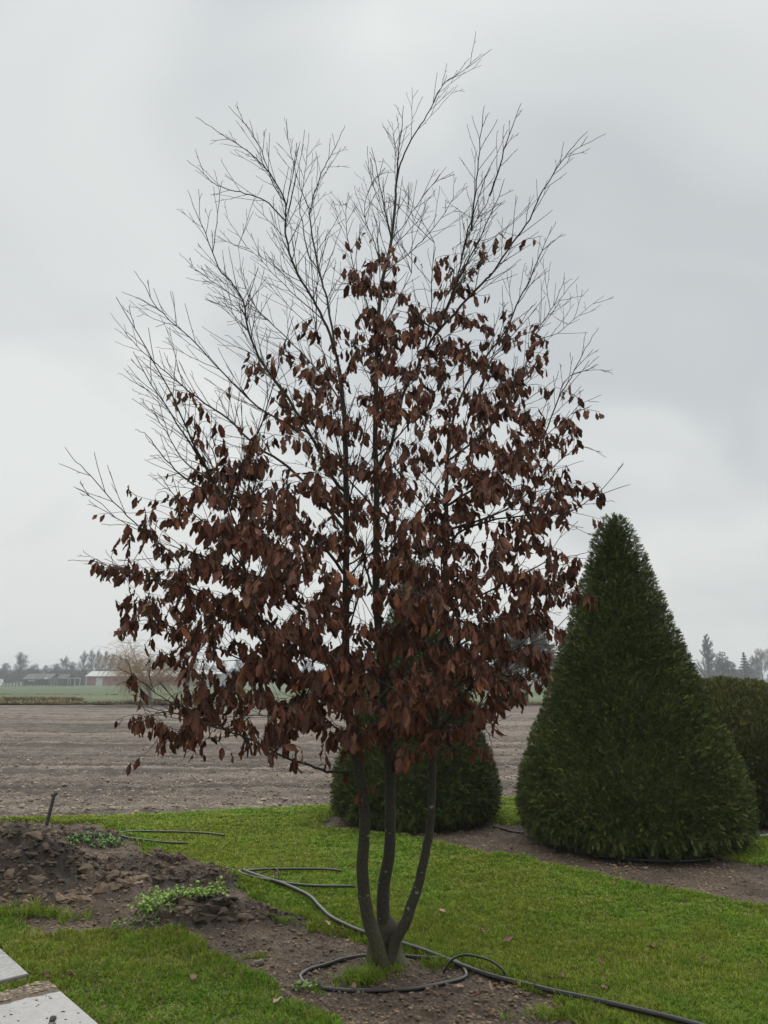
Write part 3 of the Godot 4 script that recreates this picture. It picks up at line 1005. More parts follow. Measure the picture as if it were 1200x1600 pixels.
func build_root_flare(mb: MB, base: Vector3) -> void:
	var rows := 12
	var segs := 20
	for r in rows + 1:
		var t := float(r) / rows
		var y := lerpf(-0.05, 0.27, t)
		for s in segs + 1:
			var a := TAU * (s % segs) / segs
			var rad := lerpf(0.100, 0.082, smoothstep(0.0, 0.6, t)) + 0.085 * pow(maxf(0.0, 1.0 - t * 2.2), 2.0) * (1.0 + 0.8 * sin(a * 3.0 + 1.0) + 0.5 * sin(a * 5.0))
			rad *= 1.0 + 0.16 * n_mid.get_noise_3d(cos(a) * 0.4, y * 1.5, sin(a) * 0.4)
			rad *= 1.0 - 0.75 * pow(maxf(0.0, (t - 0.62) / 0.38), 2.0)
			var p := base + Vector3(cos(a) * rad * 1.12, y, sin(a) * rad * 0.9)
			mb.vert(p, Vector3.UP, bark_color(p, 0.62))
	for r in rows:
		for s in segs:
			var p := r * (segs + 1) + s
			mb.tri(p, p + segs + 2, p + segs + 1)
			mb.tri(p, p + 1, p + segs + 2)

func lichen(tree: Node3D, stems: Array) -> void:
	var m := mat(lin(0.20, 0.205, 0.165), 0.9)
	for s in [[566, 1250, 0, 0.009], [562, 1281, 0, 0.008], [576, 1306, 0, 0.013], [563, 1401, 0, 0.007], [575, 1400, 0, 0.009], [602, 1298, 1, 0.010], [609, 1302, 1, 0.006], [603, 1362, 1, 0.010], [592, 1380, 1, 0.008], [593, 1436, 1, 0.008], [674, 1261, 2, 0.014], [648, 1387, 2, 0.009], [651, 1395, 2, 0.013], [638, 1420, 2, 0.013], [659, 1363, 2, 0.006]]:
		var B: Dictionary = br[stems[s[2]]]
		var best := 1e9
		var bi := 0
		for k in B.pts.size():
			var d: float = to_px(B.pts[k]).distance_to(Vector2(s[0], s[1]))
			if d < best:
				best = d; bi = k
		var c: Vector3 = B.pts[bi]
		var target := at_depth(s[0], s[1], c.z + B.rad[bi])
		c.y = target.y
		var side := clampf((target.x - c.x) / B.rad[bi], -0.85, 0.85)
		var out := Vector3(side, 0, sqrt(1.0 - side * side))
		var mb := MB.new()
		var k0 := mb.vert(c + out * (B.rad[bi] + 0.0035), out)
		var rim := 9
		for k in rim:
			var a := TAU * k / rim
			var rr: float = s[3] * rnd(0.5, 1.15)
			var q := out.rotated(Vector3.UP, cos(a) * rr / B.rad[bi])
			mb.vert(c + q * (B.rad[bi] + 0.001) + Vector3.UP * sin(a) * rr * 0.62, q)
		for k in rim: mb.tri(k0, k0 + 1 + (k + 1) % rim, k0 + 1 + k)
		var o := obj("lichen_patch", mb.mesh(), m, B.node)

func build_leaves(tree: Node3D, leaves: Array) -> void:
	var kinds := []
	for k in 14: kinds.push_back(leaf_mesh(300 + k))
	var tones := []
	for t in [[0.128, 0.050, 0.030], [0.100, 0.042, 0.027], [0.150, 0.060, 0.036], [0.078, 0.036, 0.025], [0.180, 0.092, 0.058], [0.195, 0.074, 0.032]]:
		var m := mat(lin(t[0], t[1], t[2]), 0.62, true)
		m.backlight_enabled = true
		m.backlight = lin(t[0] * 0.5, t[1] * 0.4, t[2] * 0.25)
		m.metallic_specular = 0.3
		tones.push_back(m)
	var seen := []
	for l in leaves:
		var s := 0.050 + 0.052 * rng.randf()
		var y: Vector3 = l[1]
		var x := y.cross(rdir()).normalized()
		var b := Basis(x, y, x.cross(y)).scaled(Vector3.ONE * s)
		seen.push_back([Transform3D(b, l[0] - tree.position), s / absf(l[0].z - 0.2), rng.randi() % 14, [0, 0, 0, 0, 1, 1, 1, 1, 2, 2, 2, 3, 3, 3, 4, 0, 1, 2, 3, 5][rng.randi() % 20]])
	seen.sort_custom(func(a, b): return a[1] > b[1])
	var rest := []
	for t in 6: rest.push_back(MB.new())
	var merged := MB.new()
	for k in seen.size():
		var e: Array = seen[k]
		if k < 300:
			var o := obj("leaf", kinds[e[2]], tones[e[3]], tree)
			o.transform = e[0]
		else:
			var arr: Array = kinds[e[2]].surface_get_arrays(0)
			var b := merged.v.size()
			var tc: Color = tones[e[3]].albedo_color.srgb_to_linear()
			var j := rnd(0.75, 1.25)
			for q in arr[Mesh.ARRAY_VERTEX].size():
				var cc: Color = arr[Mesh.ARRAY_COLOR][q]
				merged.vert(e[0] * arr[Mesh.ARRAY_VERTEX][q], (e[0].basis * arr[Mesh.ARRAY_NORMAL][q]).normalized(), Color(cc.r * tc.r * j, cc.g * tc.g * j, cc.b * tc.b * j))
			for q in arr[Mesh.ARRAY_INDEX]: merged.i.push_back(b + q)
	var lm := mat(Color.WHITE, 0.62, true)
	lm.backlight_enabled = true
	lm.backlight = lin(0.055, 0.020, 0.008)
	lm.metallic_specular = 0.3
	var lo := obj("leaves", merged.mesh(), lm, tree)
	lo.set_meta("kind", "stuff")
	print("leaves ", seen.size(), " branches ", br.size(), " nodes ", nodes.size())

# ---------- clipped yews ----------
func sprig_mesh(sd: int) -> ArrayMesh:      # unit-long yew shoot: a stalk with two rows of flat needles
	var r := RandomNumberGenerator.new()
	r.seed = sd
	var mb := MB.new()
	for k in 11:
		var y := 0.05 + k * 0.085
		for s in [-1.0, 1.0]:
			var l: float = r.randf_range(0.22, 0.36) * (1.0 - 0.35 * k / 11.0)
			var tip := Vector3(s * l, y + l * r.randf_range(0.35, 0.9), r.randf_range(-0.12, 0.16))
			var root := Vector3(0, y, 0)
			var w := Vector3(0, 0.042, 0.012 * s)
			var tone := r.randf_range(0.8, 1.2)
			var c := Color(tone, tone, tone)
			var a := mb.vert(root - w, Vector3.BACK, c)
			var b := mb.vert(root + w, Vector3.BACK, c)
			var d := mb.vert(tip, Vector3.BACK, c)
			if s > 0: mb.tri(a, b, d)
			else: mb.tri(a, d, b)
	var m := mb.v.size()
	mb.tube(PackedVector3Array([Vector3.ZERO, Vector3(0, 1.0, 0.02)]), PackedFloat32Array([0.022, 0.012]), 3, Color(1.2, 0.9, 0.7))
	return mb.mesh(true)

func yew(called: String, label: String, at: Vector3, prof: Array, count: int, tip: Color, deep: Color, size: float, lump: float, sd: int) -> Node3D:
	rng.seed = sd
	var t := thing(called, label, "yew", at)
	var n := FastNoiseLite.new()
	n.seed = sd
	n.frequency = 2.4
	n.fractal_octaves = 3
	# inner wood and old growth
	var core := MB.new()
	var segs := 40
	for r in prof.size():
		for s in segs:
			var a := TAU * s / segs
			var rad: float = maxf(0.0, prof[r][1] - 0.27)
			core.vert(Vector3(cos(a) * rad, minf(prof[r][0], prof[-1][0] - 0.2), sin(a) * rad), Vector3.UP)
	for r in prof.size() - 1:
		for s in segs:
			var p := r * segs + s
			var q := r * segs + (s + 1) % segs
			core.tri(p, q, q + segs)
			core.tri(p, q + segs, p + segs)
	obj("inner_growth", core.mesh(true), mat(lin(0.092, 0.108, 0.034), 0.95), t)
	var trunk := MB.new()
	trunk.tube(PackedVector3Array([Vector3(0, -0.05, 0), Vector3(0.01, 0.15, 0), Vector3(0, 0.4, 0)]), PackedFloat32Array([0.09, 0.07, 0.06]), 10)
	obj("trunk", trunk.mesh(), mat(lin(0.07, 0.045, 0.03), 0.9), t)
	# area weighting along the profile
	var cum := [0.0]
	for k in prof.size() - 1:
		var l := Vector2(prof[k + 1][0] - prof[k][0], prof[k + 1][1] - prof[k][1]).length()
		cum.push_back(cum[-1] + l * (prof[k][1] + prof[k + 1][1] + 0.06))
	var xf := []
	var cs := []
	for k in count:
		var u := rng.randf() * float(cum[-1])
		var i := 0
		while cum[i + 1] < u and i < prof.size() - 2: i += 1
		var f: float = (u - cum[i]) / (cum[i + 1] - cum[i])
		var y: float = lerpf(prof[i][0], prof[i + 1][0], f)
		var rad: float = lerpf(prof[i][1], prof[i + 1][1], f)
		var a := rng.randf() * TAU
		var slope := Vector2(prof[i + 1][0] - prof[i][0], prof[i + 1][1] - prof[i][1]).normalized()
		var nn := Vector3(cos(a) * slope.x, -slope.y, sin(a) * slope.x)
		var bump := n.get_noise_3d(cos(a) * rad, y, sin(a) * rad)
		var inn := pow(rng.randf(), 1.35) * 0.24
		var p := Vector3(cos(a) * rad, y, sin(a) * rad) + nn * (bump * lump - inn)
		var fine := n.get_noise_3d(p.x * 5.0, p.y * 5.0, p.z * 5.0)
		if fine < -0.08 and inn < 0.09: continue
		var pit := n.get_noise_3d(p.x * 2.2 + 30.0, p.y * 2.2, p.z * 2.2)
		if pit < -0.30 and inn < 0.05 and rng.randf() < 0.7: continue
		var d := (nn * rnd(0.5, 1.0) + Vector3.UP * rnd(-0.1, 0.55) + rdir() * 0.55).normalized()
		if y < 0.2: d = (nn * 0.5 + Vector3.DOWN * rnd(0.0, 0.7) + rdir() * 0.5).normalized()
		var x := d.cross(rdir()).normalized()
		var s := size * rnd(0.65, 1.25) * (rnd(0.9, 2.0) if y < 0.22 else 1.0)
		xf.push_back(Transform3D(Basis(x, d, x.cross(d)).scaled(Vector3.ONE * s), p))
		var c := deep.lerp(tip, clampf(rnd(-0.1, 1.0) + 0.5 * bump, 0.0, 1.0))
		if rng.randf() < 0.012: c = Color(0.15, 0.11, 0.035)
		cs.push_back(tint(c, rnd(0.7, 1.2)))
	var fm := mat(Color.WHITE, 0.6, true)
	fm.metallic_specular = 0.3
	scatter("foliage", sprig_mesh(sd), fm, xf, cs, t)
	return t

func build_topiary() -> void:
	var prof := [[0.04, 0.80], [0.09, 0.98], [0.18, 1.08], [0.34, 1.13], [0.55, 1.10], [0.80, 1.01], [1.35, 0.80], [1.93, 0.585], [2.4, 0.42], [2.87, 0.265], [3.10, 0.185], [3.20, 0.13], [3.25, 0.06], [3.26, 0.0]]
	var p1 := at_depth(988, 1270, -8.0)
	yew("clipped_yew", "tall dark green yew clipped to a blunt cone beside the rounded one", Vector3(p1.x, 0, p1.z), prof, 130000, Color(0.140, 0.165, 0.042), Color(0.046, 0.074, 0.020), 0.047, 0.03, 71)
	for q in prof: q[1] = maxf(0.0, q[1] - 0.04)
	var prof2 := []
	for q in prof: prof2.push_back([q[0] * 0.915, q[1] * 0.875])
	var p2 := at_depth(649, 1250, -9.15)
	yew("clipped_yew", "dark green yew cone half hidden behind the three stems of the tree", Vector3(p2.x, 0, p2.z), prof2, 88000, Color(0.118, 0.142, 0.038), Color(0.040, 0.064, 0.020), 0.047, 0.03, 72)
	var dome := [[0.05, 1.30], [0.18, 1.50], [0.6, 1.57], [0.95, 1.42], [1.22, 1.12], [1.40, 0.78], [1.51, 0.4], [1.55, 0.0]]
	var p3 := at_depth(1142, 1250, -9.9)
	yew("clipped_yew", "olive green yew clipped to a low rounded dome", Vector3(p3.x, 0, p3.z), dome, 105000, Color(0.150, 0.148, 0.038), Color(0.064, 0.078, 0.024), 0.052, 0.035, 73)

# ---------- the far side of the fields ----------
func wx(px: float, z: float) -> float: return at_depth(px, 1065, z).x
func wy(py: float, z: float) -> float: return at_depth(600, py, z).y

func grow(mb: MB, p: Vector3, d: Vector3, length: float, r: float, level: int, spread: float, lift: float, q: RandomNumberGenerator, rmin: float) -> void:
	var n := 3
	var pts := PackedVector3Array([p])
	var rad := PackedFloat32Array([r])
	var kids := []
	for k in n:
		d = (d + Vector3(q.randfn(), q.randfn(), q.randfn()) * 0.10 + Vector3.UP * lift * 0.12).normalized()
		p += d * length / n
		pts.push_back(p)
		rad.push_back(maxf(rmin, lerpf(r, r * 0.55, float(k + 1) / n)))
		kids.push_back([p, d])
	mb.tube(pts, rad, 3 if r < 0.08 else 5)
	if level == 0: return
	for k in n:
		for j in (2 if level < 4 else 1) + (1 if k == n - 1 else 0):
			var s := d.cross(Vector3(q.randfn(), q.randfn(), q.randfn())).normalized()
			var nd: Vector3 = (kids[k][1] + s * spread * q.randf_range(0.6, 1.25) + Vector3.UP * lift * 0.3).normalized()
			grow(mb, kids[k][0], nd, length * q.randf_range(0.55, 0.8), maxf(rmin, rad[k + 1] * 0.6), level - 1, spread, lift, q, rmin)

func bare_tree_meshes(sd: int, spread: float, lift: float, levels: int, rmin: float) -> Array:     # unit tall: [trunk, crown]
	var q := RandomNumberGenerator.new()
	q.seed = sd
	var trunk := MB.new()
	var crown := MB.new()
	trunk.tube(PackedVector3Array([Vector3(0, -0.03, 0), Vector3(0.004, 0.15, 0.0), Vector3(0.0, 0.4, 0.004), Vector3(0.004, 0.7, 0)]), PackedFloat32Array([0.022, 0.016, 0.011, 0.005]), 6)
	for k in 11:
		var y := lerpf(0.2, 0.66, k / 10.0)
		var a := k * 2.4 + q.randf()
		var up := lerpf(0.55, 1.4, k / 10.0) + lift * 0.8
		var d := Vector3(cos(a) * spread * 1.4, up, sin(a) * spread * 1.4).normalized()
		grow(crown, Vector3(0, y, 0), d, lerpf(0.17, 0.12, k / 10.0), 0.006, levels, spread, lift, q, rmin)
	return [trunk.mesh(), crown.mesh()]

func plant_tree(meshes: Array, label: String, px: float, top: float, z: float, wide: float, m: Material, group := "", called := "bare_tree") -> void:
	var x := wx(px, z)
	var y := meadow_height(x, z)
	var h := wy(top, z) - y
	var t := thing(called, label, "tree", Vector3(x, y, z), group)
	t.rotation.y = rng.randf() * TAU
	var s := Vector3(h * wide, h, h * wide)
	var a := obj("trunk", meshes[0], m, t); a.scale = s
	var b := obj("crown", meshes[1], m, t); b.scale = s

func leafy_crown(sd: int, parts: Array, n: int, leaf: float) -> ArrayMesh:     # clumps of small faces spread through ellipsoids
	var q := RandomNumberGenerator.new()
	q.seed = sd
	var mb := MB.new()
	for e in parts:
		for k in n:
			var d := Vector3(q.randfn(), q.randfn(), q.randfn()).normalized() * pow(q.randf(), 0.4)
			var c: Vector3 = e[0] + d * e[1]
			var u := Vector3(q.randfn(), q.randfn(), q.randfn()).normalized() * leaf * q.randf_range(0.5, 1.3)
			var w := u.cross(Vector3(q.randfn(), q.randfn(), q.randfn())).normalized() * leaf * q.randf_range(0.4, 0.9)
			mb.face([c - u, c + w, c + u], Color.WHITE)
	return mb.mesh()

func gable(t: Node3D, x0: float, x1: float, y0: float, ye: float, yr: float, z: float, deep: float, wall: Material, roof: Material, along_x := true) -> void:
	var w := MB.new()
	var hz := deep * 0.5
	var r := MB.new()
	if along_x:
		w.box(Vector3(x0, y0, -deep), Vector3(x1, ye, 0))
		for s in [[x0, 1], [x1, -1]]:
			w.face([Vector3(s[0], ye, -deep), Vector3(s[0], yr, -hz), Vector3(s[0], ye, 0)])
		var o := 0.5
		for s in [[0.0 + o, -1.0], [-deep - o, 1.0]]:
			var e: float = s[0]
			var drop := (yr - ye) / hz * o
			r.face([Vector3(x0 - o, ye - drop, e), Vector3(x0 - o, yr, -hz), Vector3(x1 + o, yr, -hz), Vector3(x1 + o, ye - drop, e)])
			r.face([Vector3(x0 - o, ye - drop + 0.15, e), Vector3(x0 - o, yr + 0.15, -hz), Vector3(x1 + o, yr + 0.15, -hz), Vector3(x1 + o, ye - drop + 0.15, e)])
		r.box(Vector3(x0 - o, ye - (yr - ye) / hz * o, o), Vector3(x1 + o, ye - (yr - ye) / hz * o + 0.15, o + 0.04))
	else:
		w.box(Vector3(x0, y0, -deep), Vector3(x1, ye, 0))
		var xm := (x0 + x1) * 0.5
		w.face([Vector3(x0, ye, 0), Vector3(xm, yr, 0), Vector3(x1, ye, 0)])
		for s in [x0, x1]:
			var oo := 0.4 * signf(s - xm)
			r.face([Vector3(s + oo, ye - 0.3, 0.4), Vector3(s + oo, ye - 0.3, -deep), Vector3(xm, yr + 0.12, -deep), Vector3(xm, yr + 0.12, 0.4)])
	obj("wall", w.mesh(), wall, t)
	obj("roof", r.mesh(), roof, t)

func panel(t: Node3D, called: String, x0: float, x1: float, y0: float, y1: float, m: Material, proud := 0.06) -> void:
	var b := MB.new()
	b.box(Vector3(x0, y0, -0.05), Vector3(x1, y1, proud))
	obj(called, b.mesh(), m, t)

func build_background() -> void:
	rng.seed = 777
	var grey_bark := mat(lin(0.055, 0.046, 0.036), 0.9)
	var brown_bark := mat(lin(0.068, 0.050, 0.036), 0.9)
	var pale_bark := mat(lin(0.055, 0.046, 0.036), 0.9)
	var kinds := []
	for k in 4: kinds.push_back(bare_tree_meshes(500 + k, 0.62, 0.25, 3, 0.0009))
	var upright := [bare_tree_meshes(520, 0.30, 1.2, 3, 0.0016), bare_tree_meshes(521, 0.34, 1.1, 3, 0.0016)]
	# trees on the left, behind the farm buildings
	plant_tree(kinds[0], "broad bare tree standing alone behind the dark farmhouse", 30, 1014, -300, 1.0, grey_bark)
	plant_tree(kinds[1], "bare tree between the dark farmhouse and the green shed", 99, 1021, -290, 0.85, grey_bark)
	for a in [[128, 1012, 0.55], [141, 1009, 0.5], [152, 1010, 0.5], [163, 1011, 0.5], [174, 1016, 0.55], [185, 1019, 0.6], [196, 1022, 0.7]]:
		plant_tree(kinds[rng.randi() % 4], "tall upright bare tree in the row behind the brick barn", a[0], a[1], -305 - rnd(0, 12), a[2] * 1.15, grey_bark, "row of bare trees behind the barn")
	for a in [[-60, 1026], [-25, 1020], [6, 1032], [52, 1034], [70, 1036], [85, 1033], [112, 1030], [215, 1024], [232, 1027], [250, 1022], [268, 1028], [300, 1030], [320, 1034], [345, 1028], [372, 1026], [398, 1030], [420, 1024], [450, 1030], [480, 1026], [700, 1030], [730, 1026], [760, 1030], [785, 1026], [800, 1032], [835, 1030], [850, 1026], [872, 1022], [900, 1028]]:
		plant_tree(kinds[rng.randi() % 4], "low bare tree in the hazy wood along the horizon", a[0], a[1], rnd(-335, -310), 1.25, grey_bark if rng.randf() < 0.7 else brown_bark, "low bare trees of the far wood")
	# undergrowth of that wood
	var xf := []
	var cs := []
	for k in 900:
		var z := rnd(-345, -318)
		var x := wx(rnd(-260, 1320) if k < 620 else rnd(-60, 330), z)
		var h := rnd(4.5, 9.0)
		xf.push_back(Transform3D(Basis(Vector3.UP, rnd(0, TAU)).scaled(Vector3(h * 1.1, h, h * 1.1)), Vector3(x, meadow_height(x, z) - h * 0.16, z)))
		cs.push_back(tint(Color(0.055, 0.046, 0.036), rnd(0.7, 1.2)))
	tag(scatter("far_undergrowth", kinds[2][1], mat(Color.WHITE, 0.9, true), xf, cs), "grey leafless undergrowth of the wood along the horizon", "undergrowth", "", "stuff")
	# right-hand trees
	plant_tree([bare_tree_meshes(530, 0.14, 2.0, 3, 0.0019)[0], poplar_crown(531)], "tall slim bare poplar behind the rounded yew", 1109, 984, -250, 1.9, pale_bark, "", "poplar_tree")
	for a in [[1096, 1040], [1125, 1042], [1150, 1040], [1168, 1030], [1180, 1020], [1192, 1008], [1210, 1004], [1232, 1010], [1262, 1014]]:
		plant_tree(kinds[rng.randi() % 4], "bare brownish tree behind the rounded yew", a[0], a[1], rnd(-285, -262), 0.95, brown_bark, "bare trees behind the rounded yew")
	var pine_m := mat(lin(0.028, 0.036, 0.026), 0.9)
	var pine_t := MB.new()
	pine_t.tube(PackedVector3Array([Vector3(0, 0, 0), Vector3(0, 0.7, 0)]), PackedFloat32Array([0.03, 0.015]), 6)
	var z1 := -255.0
	var p := thing("pine_tree", "dark dense pine with a rounded crown next to the poplar", "tree", Vector3(wx(1131, z1), -0.5, z1))
	var ph := wy(1017, z1) + 0.5
	obj("trunk", pine_t.mesh(), grey_bark, p).scale = Vector3.ONE * ph
	obj("crown", leafy_crown(61, [[Vector3(0, 0.72, 0), Vector3(0.2, 0.27, 0.2)], [Vector3(-0.16, 0.58, 0.05), Vector3(0.2, 0.18, 0.2)], [Vector3(0.18, 0.55, 0), Vector3(0.2, 0.17, 0.2)], [Vector3(0.02, 0.42, 0.1), Vector3(0.28, 0.16, 0.2)]], 500, 0.035), pine_m, p).scale = Vector3.ONE * ph
	var z2 := -248.0
	var f := thing("fir_tree", "dark fir with level boughs right of the rounded pine", "tree", Vector3(wx(1166, z2), -0.5, z2))
	var fh := wy(1019, z2) + 0.5
	var tiers := []
	for k in 9:
		var y := lerpf(0.3, 0.96, k / 8.0)
		var w := lerpf(0.26, 0.03, k / 8.0)
		tiers.push_back([Vector3(0.05 * sin(k * 2.0) * (1.0 - y), y, 0), Vector3(w, 0.022, w)])
	obj("trunk", pine_t.mesh(), grey_bark, f).scale = Vector3(fh, fh * 1.35, fh)
	obj("crown", leafy_crown(62, tiers, 150, 0.03), pine_m, f).scale = Vector3.ONE * fh
	# farm buildings
	var brick := mat(lin(0.40, 0.13, 0.085), 0.9, false, noise_tex(0.08, 3, 0.7, 1.0, 128, 3), 0.4)
	var tin := mat(lin(0.42, 0.43, 0.43), 0.6, false, noise_tex(0.06, 3, 0.75, 1.0, 128, 5), 0.3)
	var dark := mat(lin(0.05, 0.048, 0.045), 0.9)
	var white := mat(lin(0.55, 0.55, 0.53), 0.8)
	var glass := mat(lin(0.03, 0.035, 0.04), 0.1)
	var z := -262.0
	var b := thing("barn", "long low red brick barn with a pale metal roof", "barn", Vector3(0, 0, z))
	gable(b, wx(135, z), wx(296, z), -0.7, wy(1056.5, z), wy(1049, z), z, 11.0, brick, tin)
	panel(b, "door", wx(150, z), wx(160, z), -0.6, wy(1059, z), white)
	panel(b, "corner_post", wx(133.8, z), wx(135.4, z), -0.6, wy(1056.8, z), white, 0.1)
	for k in 5: panel(b, "window", wx(178 + k * 20, z), wx(184 + k * 20, z), wy(1064, z), wy(1060, z), glass)
	b = thing("shed", "grey wooden gable shed leaning against the brick barn", "shed", Vector3(0, 0, z - 2.0))
	gable(b, wx(125, z), wx(135.5, z), -0.7, wy(1057, z), wy(1050, z), z, 9.0, mat(lin(0.12, 0.115, 0.11), 0.9), dark, false)
	b = thing("shed", "dark green shed with a flat roof beside the open carport", "shed", Vector3(0, 0, z + 4.0))
	gable(b, wx(98.5, z), wx(110, z), -0.7, wy(1060, z), wy(1054, z), z, 6.0, mat(lin(0.035, 0.085, 0.06), 0.8), dark)
	b = thing("carport", "open carport with a pale roof between the green shed and barn", "carport", Vector3(0, 0, z + 3.0))
	panel(b, "roof", wx(110.5, z), wx(131, z), wy(1060.2, z), wy(1059, z), tin, 5.0)
	for q in [111.5, 115.0, 122.0, 130.0]: panel(b, "post", wx(q, z), wx(q + 0.9, z), -0.7, wy(1060.2, z), white, 0.15)
	panel(b, "back_wall", wx(111, z), wx(130.5, z), -0.7, wy(1060.2, z), dark, 0.0)
	b.get_node("back_wall").position.z = -2.5
	b = thing("farmhouse", "dark low farmhouse with a flat pale dormer", "house", Vector3(0, 0, z - 6.0))
	gable(b, wx(24, z), wx(64, z), -0.7, wy(1061, z), wy(1053, z), z, 9.0, dark, mat(lin(0.075, 0.07, 0.068), 0.9))
	panel(b, "dormer", wx(42, z), wx(62, z), wy(1057, z), wy(1053.5, z), mat(lin(0.3, 0.29, 0.28), 0.8), 0.6)
	panel(b, "window", wx(58, z), wx(61.5, z), wy(1061.5, z), wy(1057.6, z), white, 0.75)
	panel(b, "chimney", wx(26, z), wx(28.5, z), wy(1056, z), wy(1050, z), dark, -0.01)
	b.get_node("chimney").position.z = -4.5
	panel(b, "window", wx(31, z), wx(42, z), wy(1064.5, z), wy(1062.5, z), white)
	b = thing("container", "red brown container with a white end post at the farm", "container", Vector3(0, 0, z + 5.0))
	panel(b, "body", wx(-25, z), wx(14.5, z), -0.7, wy(1060.2, z), mat(lin(0.24, 0.075, 0.05), 0.8), 2.5)
	panel(b, "end_post", wx(14.6, z), wx(16.6, z), -0.7, wy(1061, z), white, 2.4)
	b = thing("storage_hall", "long grey hall with a pale roof behind the willow", "hall", Vector3(0, 0, z + 6.0))
	gable(b, wx(296, z), wx(350, z), -0.7, wy(1053, z), wy(1047.5, z), z, 9.0, mat(lin(0.16, 0.165, 0.17), 0.9), tin)
	b = thing("house", "white gabled house rising behind the grey hall", "house", Vector3(0, 0, z - 16.0))
	gable(b, wx(324, z - 16), wx(342, z - 16), -0.7, wy(1049, z - 16), wy(1039, z - 16), z, 8.0, white, tin, false)
	panel(b, "window", wx(331, z - 16), wx(334.5, z - 16), wy(1049, z - 16), wy(1045, z - 16), glass)
	b = thing("house", "white gabled house peeping out beside the tall yew cone", "house", Vector3(0, 0, -240))
	gable(b, wx(1078, -240), wx(1100, -240), -0.7, wy(1056, -240), wy(1037, -240), z, 9.0, white, mat(lin(0.09, 0.085, 0.09), 0.8), false)
	panel(b, "window", wx(1087.5, -240), wx(1091, -240), wy(1053, -240), wy(1047.5, -240), glass)
	# wire fence of the meadow
	var fz := -205.0
	var fe := thing("wire_fence", "low post and wire fence in front of the farmhouse", "fence", Vector3(0, meadow_height(wx(60, fz), fz), fz))
	for k in 22: panel(fe, "post", wx(4 + k * 5.2, fz), wx(4.7 + k * 5.2, fz), -0.1, 1.1, grey_bark)
	for k in 3:
		var wires := MB.new()
		wires.tube(PackedVector3Array([Vector3(wx(4, fz), 0.35 + k * 0.33, 0.1), Vector3(wx(114, fz), 0.35 + k * 0.33, 0.1)]), PackedFloat32Array([0.02, 0.02]), 3)
		obj("wire", wires.mesh(), grey_bark, fe)
	build_willow()
	var z5 := -51.0
	plant_tree(bare_tree_meshes(540, 0.75, 0.1, 4, 0.0016), "pale bare tree at the far field edge left of the tall yew cone", 822, 948, z5, 1.15, mat(lin(0.10, 0.09, 0.075), 0.9))

func poplar_crown(sd: int) -> ArrayMesh:
	var q := RandomNumberGenerator.new()
	q.seed = sd
	var mb := MB.new()
	for k in 30:
		var y := lerpf(0.12, 0.86, pow(k / 29.0, 0.9))
		var a := k * 2.4
		var d := Vector3(cos(a) * 0.42, 1.0, sin(a) * 0.42).normalized()
		grow(mb, Vector3(0, y, 0), d, lerpf(0.14, 0.03, k / 29.0), 0.005, 2, 0.40, 1.1, q, 0.0015)
	return mb.mesh()

func build_willow() -> void:
	rng.seed = 88
	var z := -48.4
	var x := wx(236, z)
	var y0 := meadow_height(x, z)
	var t := thing("willow", "small bare weeping willow with tan hanging shoots at the field edge", "tree", Vector3(x, y0, z))
	var bark := mat(lin(0.21, 0.185, 0.15), 0.9)
	var trunk := MB.new()
	trunk.tube(PackedVector3Array([Vector3(0.1, -0.1, 0), Vector3(0.02, 0.5, 0), Vector3(-0.1, 1.0, 0)]), PackedFloat32Array([0.13, 0.10, 0.09]), 8)
	obj("trunk", trunk.mesh(), bark, t)
	var shoots := MB.new()
	for k in 13:
		var a := k * 2.4 + rnd(-0.3, 0.3)
		var d := Vector3(cos(a), rnd(0.7, 1.5), sin(a)).normalized()
		var pts := PackedVector3Array([Vector3(-0.05, rnd(0.5, 1.0), 0)])
		var rad := PackedFloat32Array([0.05])
		for j in 7:
			d = (d + rdir() * 0.12 + Vector3(0, -0.05, 0)).normalized()
			pts.push_back(pts[-1] + d * rnd(0.38, 0.5))
			rad.push_back(lerpf(0.05, 0.012, (j + 1) / 7.0))
			if j < 1: continue
			for s in 14:
				var sp := [pts[-1]]
				var sd := (d * 0.7 + rdir() * 0.8 + Vector3.UP * 0.2).normalized()
				for i in 7:
					sd = (sd + Vector3.DOWN * 0.24 + rdir() * 0.08).normalized()
					var q: Vector3 = sp[-1] + sd * rnd(0.16, 0.30)
					if q.y < 0.1: break
					sp.push_back(q)
				if sp.size() > 2:
					var rr := PackedFloat32Array()
					for i in sp.size(): rr.push_back(lerpf(0.0085, 0.005, float(i) / sp.size()))
					shoots.tube(PackedVector3Array(sp), rr, 3)
		var mb := MB.new()
		mb.tube(pts, rad, 6)
		obj("limb", mb.mesh(), bark, t)
	var o := obj("shoots", shoots.mesh(), mat(lin(0.24, 0.165, 0.085), 0.85), t)
	o.set_meta("kind", "stuff")

# ---------- irrigation pipes ----------
func lay(px: Array, r: float, sub := 6, sides := 10) -> MB:     # a pipe over the ground; third value lifts a point
	var raw := []
	for p in px:
		var lift: float = p[2] if p.size() > 2 else 0.0
		var g := gp(p[0], p[1], lift + 0.02)
		raw.push_back(g)
	var pts := smooth(raw, sub)
	var rad := PackedFloat32Array()
	for k in pts.size():
		var sd := soil_depth(pts[k].x, pts[k].z)
		var y := height(pts[k].x, pts[k].z, sd) + r * 0.8 + 0.022 * smoothstep(0.05, -0.05, sd)
		pts[k].y = maxf(y, pts[k].y - 0.02 + r) if pts[k].y > 0.05 else y
		rad.push_back(r)
	for pass_ in 14:
		for k in range(1, pts.size() - 1): pts[k].y = lerpf(pts[k].y, (pts[k - 1].y + pts[k + 1].y) * 0.5, 0.6)
	var mb := MB.new()
	mb.tube(pts, rad, sides)
	return mb

